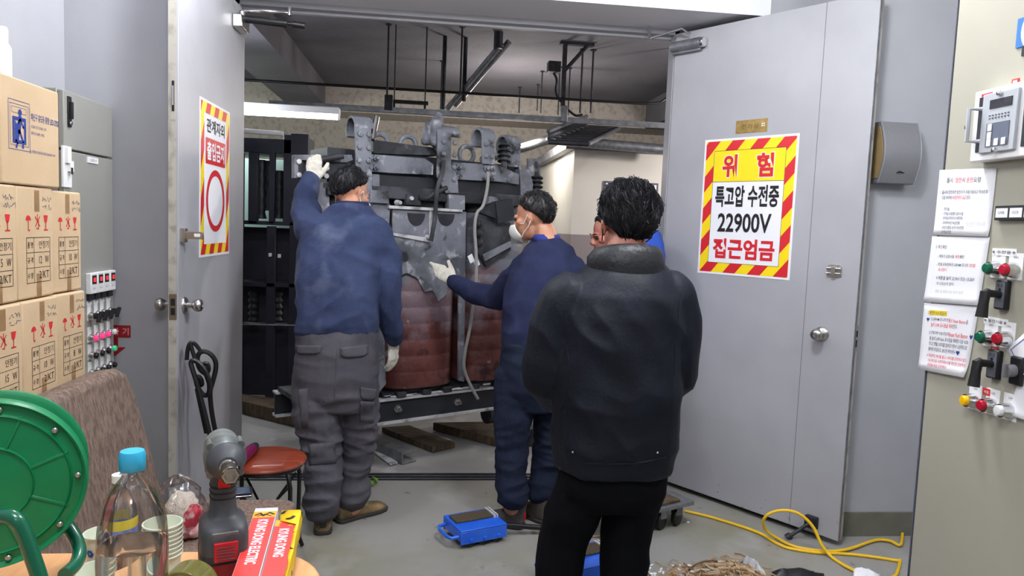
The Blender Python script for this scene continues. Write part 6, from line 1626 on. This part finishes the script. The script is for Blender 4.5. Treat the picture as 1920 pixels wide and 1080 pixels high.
for pts in ([(631, 612), (632, 650), (630, 700), (627, 745)],):
    T = BVHTree.FromPolygons(vs, fs); P = []
    for x, y in pts: h = T.ray_cast(CP, ray(x, y).normalized()); P.append(h[0])
    b = MB(); b.tube(smoothp(P, 5), .0035, 6); b.build('back_seam', M['trous1'], o_)
hf = px(604, 1000, 3.40)
shoe(w1, Vector((-.480, 3.44, 0)), radians(-8), .29, M['tan'], M['sole'], 'boot', M['sole'], .10); shoe(w1, Vector((-.408, 3.578, 0)), radians(52), .29, M['tan'], M['sole'], 'boot', M['sole'], .10)
b = MB(); add_hand(b, hand_frame(px(586, 334, 4.105), (.05, .25, 1), (.05, -1, .2)), (.35, .4, .45, .5), .16, 1, 1.05, 1.25, -.2); limb(b, [px(584, 341, 4.08), px(586, 333, 4.11)], [.036, .034])
blob('glove', b, M['glove'], w1, .004, 3)
b = MB(); add_hand(b, hand_frame(px(737, 640, 3.765), (.02, .08, -1), (.85, -.5, 0)), (.28, .25, .25, .3), .06, -1, 1.05, 1.25, .5); limb(b, [px(737, 630, 3.745), px(737, 641, 3.765)], [.036, .034])
blob('glove', b, M['glove'], w1, .004, 3)

# --- worker in the navy sweater, in profile, hand on the coil
w2 = person('man in plain navy sweater and white mask, gloved hand on the transformer coil', Vector((.53, 3.55, 0)))
Hd = head_frame(px(1000, 408, 3.80), radians(-62), radians(-8))
b = MB(); add_head(b, Hd)
limb(b, [px(1012, 418, 3.80), px(1022, 440, 3.78), px(1030, 475, 3.74)], [.056, .062, .07])
b.rings([ring_px(965, 1040, 640, 3.58, .09, radians(20)), ring_px(975, 1070, 540, 3.66, .10, radians(20)), ring_px(990, 1070, 480, 3.74, .09, radians(20)), ring_px(1005, 1055, 452, 3.77, .06)])
limb(b, [px(988, 505, 3.76), px(925, 555, 4.03), px(850, 529, 4.27)], [.05, .042, .030]); limb(b, [px(1078, 510, 3.68), px(1092, 600, 3.62), px(1060, 650, 3.80)], [.05, .042, .030])
limb(b, [px(975, 680, 3.57), px(958, 830, 3.52), px(960, 950, 3.48)], [.085, .058, .045]); limb(b, [px(1030, 680, 3.60), px(1030, 830, 3.62), px(1014, 940, 3.58)], [.085, .058, .045])
blob('body', b, M['skin'], w2, .0065, 3)
hair(w2, Hd, M['hair'], .019, .25, 5, 500, .035)
face_mask(w2, Hd, M['fmask']); eyes(w2, Hd)
b = MB()
b.rings([ring_px(946, 1050, 655, 3.56, .135, radians(12)), ring_px(944, 1056, 620, 3.58, .145, radians(14)), ring_px(946, 1068, 570, 3.62, .145, radians(16)), ring_px(952, 1084, 525, 3.68, .14, radians(18)), ring_px(966, 1086, 492, 3.72, .125, radians(18)), ring_px(985, 1072, 466, 3.755, .10, radians(18)), ring_px(1002, 1052, 448, 3.775, .072, radians(10))])
limb(b, [px(992, 505, 3.75), px(962, 535, 3.89), px(930, 558, 4.02), px(888, 548, 4.16), px(851, 530, 4.27)], [.095, .085, .070, .058, .044])
limb(b, [px(1070, 512, 3.69), px(1086, 560, 3.65), px(1090, 605, 3.63), px(1060, 648, 3.80)], [.085, .078, .066, .05])
o_, vs, fs = blob('sweater', b, M['sweat2'], w2, .0075, 5, folds(lambda p: 1, 6, 9, .013, 9))
b = MB(); b.rings([ring_px(1000, 1052, 454, 3.775, .078, radians(10)), ring_px(1000, 1046, 440, 3.79, .070, radians(10))], False, False); b.build('collar', mat('collar_blue', C(40, 54, 128), .9), w2, solid=.008)
b = MB(); b.rings([ring_px(944, 1050, 640, 3.57, .130, radians(8)), ring_px(938, 1052, 680, 3.56, .145, radians(8)), ring_px(934, 1056, 725, 3.56, .145, radians(5)), ring_px(940, 1050, 765, 3.56, .12)])
limb(b, [px(966, 710, 3.55), px(962, 780, 3.53), px(960, 840, 3.51), px(958, 887, 3.49), px(962, 926, 3.47)], [.108, .100, .082, .074, .078])
limb(b, [px(1030, 710, 3.59), px(1034, 780, 3.60), px(1028, 850, 3.61), px(1020, 892, 3.59), px(1012, 922, 3.57)], [.104, .094, .080, .070, .072])
o_, vs, fs = blob('trousers', b, M['trous2'], w2, .0075, 4, folds(lambda p: .4+.8*max(0, min(1, (zk-p.z)/.3)), 6, 20, .011, 14))
shoe(w2, Vector((.474, 3.49, 0)), radians(-72), .28, M['grshoe'], M['sole'], 'walking_shoe', M['toolred']); shoe(w2, Vector((.610, 3.555, 0)), radians(-40), .28, M['grshoe'], M['sole'], 'walking_shoe', M['toolred'])
b = MB(); add_hand(b, hand_frame(px(847, 527, 4.285), (-.72, .22, .58), (-.15, -.95, .15)), (.10, .05, .06, .12), .30, 1, 1.05, 1.25, -.4); limb(b, [px(853, 530, 4.26), px(846, 528, 4.29)], [.038, .034])
blob('glove', b, M['glove'], w2, .004, 3)
b = MB(); add_hand(b, hand_frame(px(1058, 650, 3.81), (-.5, .8, -.1), (0, -.3, 1)), (.5, .5, .5, .5), .08, -1, 1.05, 1.2); blob('glove', b, M['glove'], w2, .004, 3)

# --- man in the black jacket, nearest, back to us
w3 = person('man in black jacket and black trousers standing nearest, back turned to us', Vector((.63, 2.30, 0)))
JY = 2.30
Hd = head_frame(px(1174, 420, 2.36), radians(-6), radians(-6), radians(3))
b = MB(); add_head(b, Hd)
limb(b, [px(1178, 430, 2.35), px(1174, 465, 2.33), px(1168, 510, 2.30)], [.060, .064, .075])
b.rings([ring_px(1075, 1225, 840, JY, .09), ring_px(1085, 1240, 700, JY, .11), ring_px(1085, 1245, 580, JY, .10), ring_px(1120, 1225, 510, JY, .07)])
hl_, hr_ = Vector((.50, 2.62, 1.00)), Vector((.73, 2.62, 1.00))
limb(b, [px(1065, 570, JY), px(1030, 700, JY+.02), hl_], [.055, .045, .030]); limb(b, [px(1255, 570, JY), px(1258, 700, JY+.02), hr_], [.055, .045, .030])
add_hand(b, hand_frame(hl_, (.75, .45, -.1), (.3, .9, .3)), (.35, .35, .35, .35), .08, 1, 1.0, 1.05); add_hand(b, hand_frame(hr_, (-.75, .50, -.1), (-.3, .9, .3)), (.35, .35, .35, .35), .08, -1, 1.0, 1.05)
kl, kr = px(1058, 1008, JY+.03), px(1172, 1008, JY+.03); al, ar = Vector((kl.x-.03, JY, .09)), Vector((kr.x+.0, JY+.02, .09))
limb(b, [px(1098, 880, JY), kl, al], [.09, .06, .045]); limb(b, [px(1196, 880, JY), kr, ar], [.09, .06, .045])
blob('body', b, M['skin2'], w3, .0065, 3)
hair(w3, Hd, M['hairg'], .027, .30, 11, 1700, .075, cut=-14, part=True)
b = MB(Hd)
for s_ in (-1, 1):
    b = MB(Hd); b.tube([(s_*.080, .02, .012), (s_*.090, -.008, .010), (s_*.092, -.024, -.012), (s_*.086, -.016, -.040), (s_*.074, .02, -.060)], .002, 6); b.build('mask_strap', M['ink'], w3)
b = MB()
b.rings([ring_px(1044, 1252, 872, JY, .150), ring_px(1040, 1257, 840, JY, .160), ring_px(1040, 1264, 780, JY, .165), ring_px(1036, 1266, 710, JY, .165), ring_px(1040, 1268, 640, JY, .16), ring_px(1046, 1276, 590, JY, .15), ring_px(1060, 1276, 555, JY, .135), ring_px(1080, 1262, 528, JY+.005, .115), ring_px(1100, 1248, 508, JY+.015, .100), ring_px(1115, 1238, 494, JY+.02, .09)])
limb(b, [px(1072, 566, JY), px(1052, 600, JY), px(1036, 650, JY+.01), px(1030, 706, JY+.03), px(1052, 738, JY+.16), px(1088, 742, JY+.29)], [.090, .092, .086, .080, .068, .052])
limb(b, [px(1250, 562, JY), px(1258, 600, JY), px(1262, 645, JY+.01), px(1258, 700, JY+.03), px(1240, 736, JY+.16), px(1208, 742, JY+.29)], [.086, .088, .082, .078, .068, .052])
def jdsp(p, n):
    q = Vector((p.x*4, p.y*4, p.z*6)); t = noise.noise(q); u_ = noise.noise(Vector((p.x*9+p.z*5, p.y*6, p.z*5)))
    return .011*(1-2*abs(t))*.8+.008*(1-2*abs(u_))
o_, vs, fs = blob('jacket', b, M['jack'], w3, .0075, 6, jdsp)
b = MB(); b.rings([ring_px(1106, 1240, 514, JY+.005, .104, p=2.2, tilt=.05), ring_px(1102, 1244, 498, JY+.008, .110, p=2.2, tilt=-.08), ring_px(1102, 1242, 482, JY+.015, .110, p=2.2, tilt=-.2), ring_px(1112, 1236, 470, JY+.025, .098, p=2.2, tilt=-.25), ring_px(1120, 1230, 468, JY+.028, .088, p=2.2, tilt=-.25), ring_px(1126, 1226, 488, JY+.025, .084, p=2.2, tilt=-.2)], False, False); b.build('collar', M['leather'], w3, smooth=60)
T = BVHTree.FromPolygons(vs, fs)
def seam(par, pts, r, nm, m):
    P = []
    for x, y in pts:
        h = T.ray_cast(CP, ray(x, y).normalized())
        if h[0] is not None: P.append(h[0])
    b = MB(); b.tube(smoothp(P, 4), r, 6); b.build(nm, m, par)
seam(o_, [(1046, 545), (1052, 590), (1062, 640), (1066, 690), (1062, 740), (1052, 770)], .002, 'sleeve_seam', M['jack']); seam(o_, [(1278, 550), (1272, 600), (1266, 650), (1264, 700), (1262, 730)], .002, 'sleeve_seam', M['jack'])
seam(o_, [(1048, 858), (1100, 868), (1150, 870), (1200, 868), (1248, 858)], .003, 'hem_seam', M['jack'])
for (x, y) in ((1074, 848), (1233, 849)):
    h = T.ray_cast(CP, ray(x, y).normalized()); b = MB(); b.ell(h[0], (.004, .003, .004), None, 10, 6); b.build('snap', M['steel'], o_)
p = px(1252, 838, JY+.04); b = MB(); b.tube([p, px(1258, 842, JY+.05), px(1261, 852, JY+.05), px(1260, 864, JY+.05)], [.010, .012, .010, .004], 8, flat=.4); b.build('side_tab', M['jack'], o_)
b = MB(); b.rings([ring_px(1056, 1242, 845, JY, .130), ring_px(1050, 1246, 880, JY, .140), ring_px(1046, 1242, 915, JY, .135), ring_px(1052, 1234, 945, JY, .10)])
limb(b, [px(1096, 905, JY), px(1074, 960, JY+.01), kl, px(1048, 1075, JY+.02), al+Vector((0, 0, .01))], [.092, .094, .086, .080, .074])
limb(b, [px(1196, 905, JY), px(1182, 960, JY+.01), kr, px(1170, 1075, JY+.02), ar+Vector((0, 0, .01))], [.088, .090, .086, .082, .074])
blob('trousers', b, M['trous3'], w3, .0075, 4, folds(lambda p: .5, 5, 12, .010, 21))
shoe(w3, Vector((al.x, JY-.05, 0)), radians(-10), .28, M['black'], M['sole'], 'shoe'); shoe(w3, Vector((ar.x, JY-.03, 0)), radians(10), .28, M['black'], M['sole'], 'shoe')

# --- man in blue half hidden behind him
w4 = person('man in bright blue top stooping mostly hidden behind the man in the black jacket', Vector((1.08, 3.98, 0)))
Hd = head_frame(px(1142, 440, 3.98), radians(-98), radians(-12))
b = MB(); add_head(b, Hd)
limb(b, [px(1158, 446, 3.98), px(1176, 458, 3.98), px(1200, 480, 3.98)], [.055, .062, .08])
b.rings([ring_px(1160, 1235, 640, 3.98, .09), ring_px(1160, 1232, 560, 3.98, .10), ring_px(1170, 1232, 490, 3.98, .09)])
limb(b, [px(1190, 500, 3.86), px(1180, 580, 3.86), px(1110, 600, 3.98)], [.05, .042, .03]); limb(b, [px(1190, 500, 4.12), px(1180, 590, 4.12), px(1115, 612, 4.06)], [.05, .042, .03])
add_hand(b, hand_frame(px(1110, 600, 3.98), (-1, .3, 0), (0, 0, 1)), (.4,)*4, .08, 1); add_hand(b, hand_frame(px(1115, 612, 4.06), (-1, .3, 0), (0, 0, 1)), (.4,)*4, .08, -1)
limb(b, [px(1198, 650, 3.90), px(1190, 760, 3.90), px(1200, 880, 3.90)], [.085, .06, .045]); limb(b, [px(1198, 650, 4.06), px(1190, 750, 4.06), px(1200, 862, 4.06)], [.085, .06, .045])
blob('body', b, M['skin2'], w4, .0065, 3)
hair(w4, Hd, M['hair'], .016, .3, 15, 250, .03); eyes(w4, Hd)
b = MB(); b.rings([ring_px(1158, 1238, 660, 3.98, .17), ring_px(1156, 1238, 600, 3.98, .19), ring_px(1158, 1238, 540, 3.98, .20), ring_px(1166, 1239, 490, 3.98, .20), ring_px(1176, 1238, 452, 3.98, .16), ring_px(1192, 1232, 432, 3.98, .09)])
limb(b, [px(1200, 490, 3.84), px(1184, 570, 3.84), px(1140, 598, 3.92), px(1114, 600, 3.97)], [.08, .064, .05, .042]); limb(b, [px(1200, 490, 4.12), px(1184, 580, 4.12), px(1140, 605, 4.08), px(1118, 611, 4.06)], [.08, .064, .05, .042])
blob('blue_top', b, M['blue4'], w4, .008, 5, folds(lambda p: 1, 6, 10, .008, 30))
b = MB(); b.rings([ring_px(1160, 1237, 640, 3.98, .16), ring_px(1158, 1238, 690, 3.98, .17), ring_px(1164, 1234, 730, 3.98, .14)])
limb(b, [px(1198, 700, 3.90), px(1190, 780, 3.90), px(1200, 885, 3.90)], [.10, .082, .072]); limb(b, [px(1198, 700, 4.06), px(1190, 780, 4.06), px(1200, 866, 4.06)], [.10, .082, .072])
blob('trousers', b, M['trous3'], w4, .008, 4, folds(lambda p: .6, 6, 16, .01, 33))
a1, a2 = px(1203, 885, 3.90), px(1203, 866, 4.06)
shoe(w4, Vector((a1.x, 3.90, 0)), radians(-90), .27, M['black'], M['sole'], 'shoe'); shoe(w4, Vector((a2.x, 4.06, 0)), radians(-90), .27, M['black'], M['sole'], 'shoe')
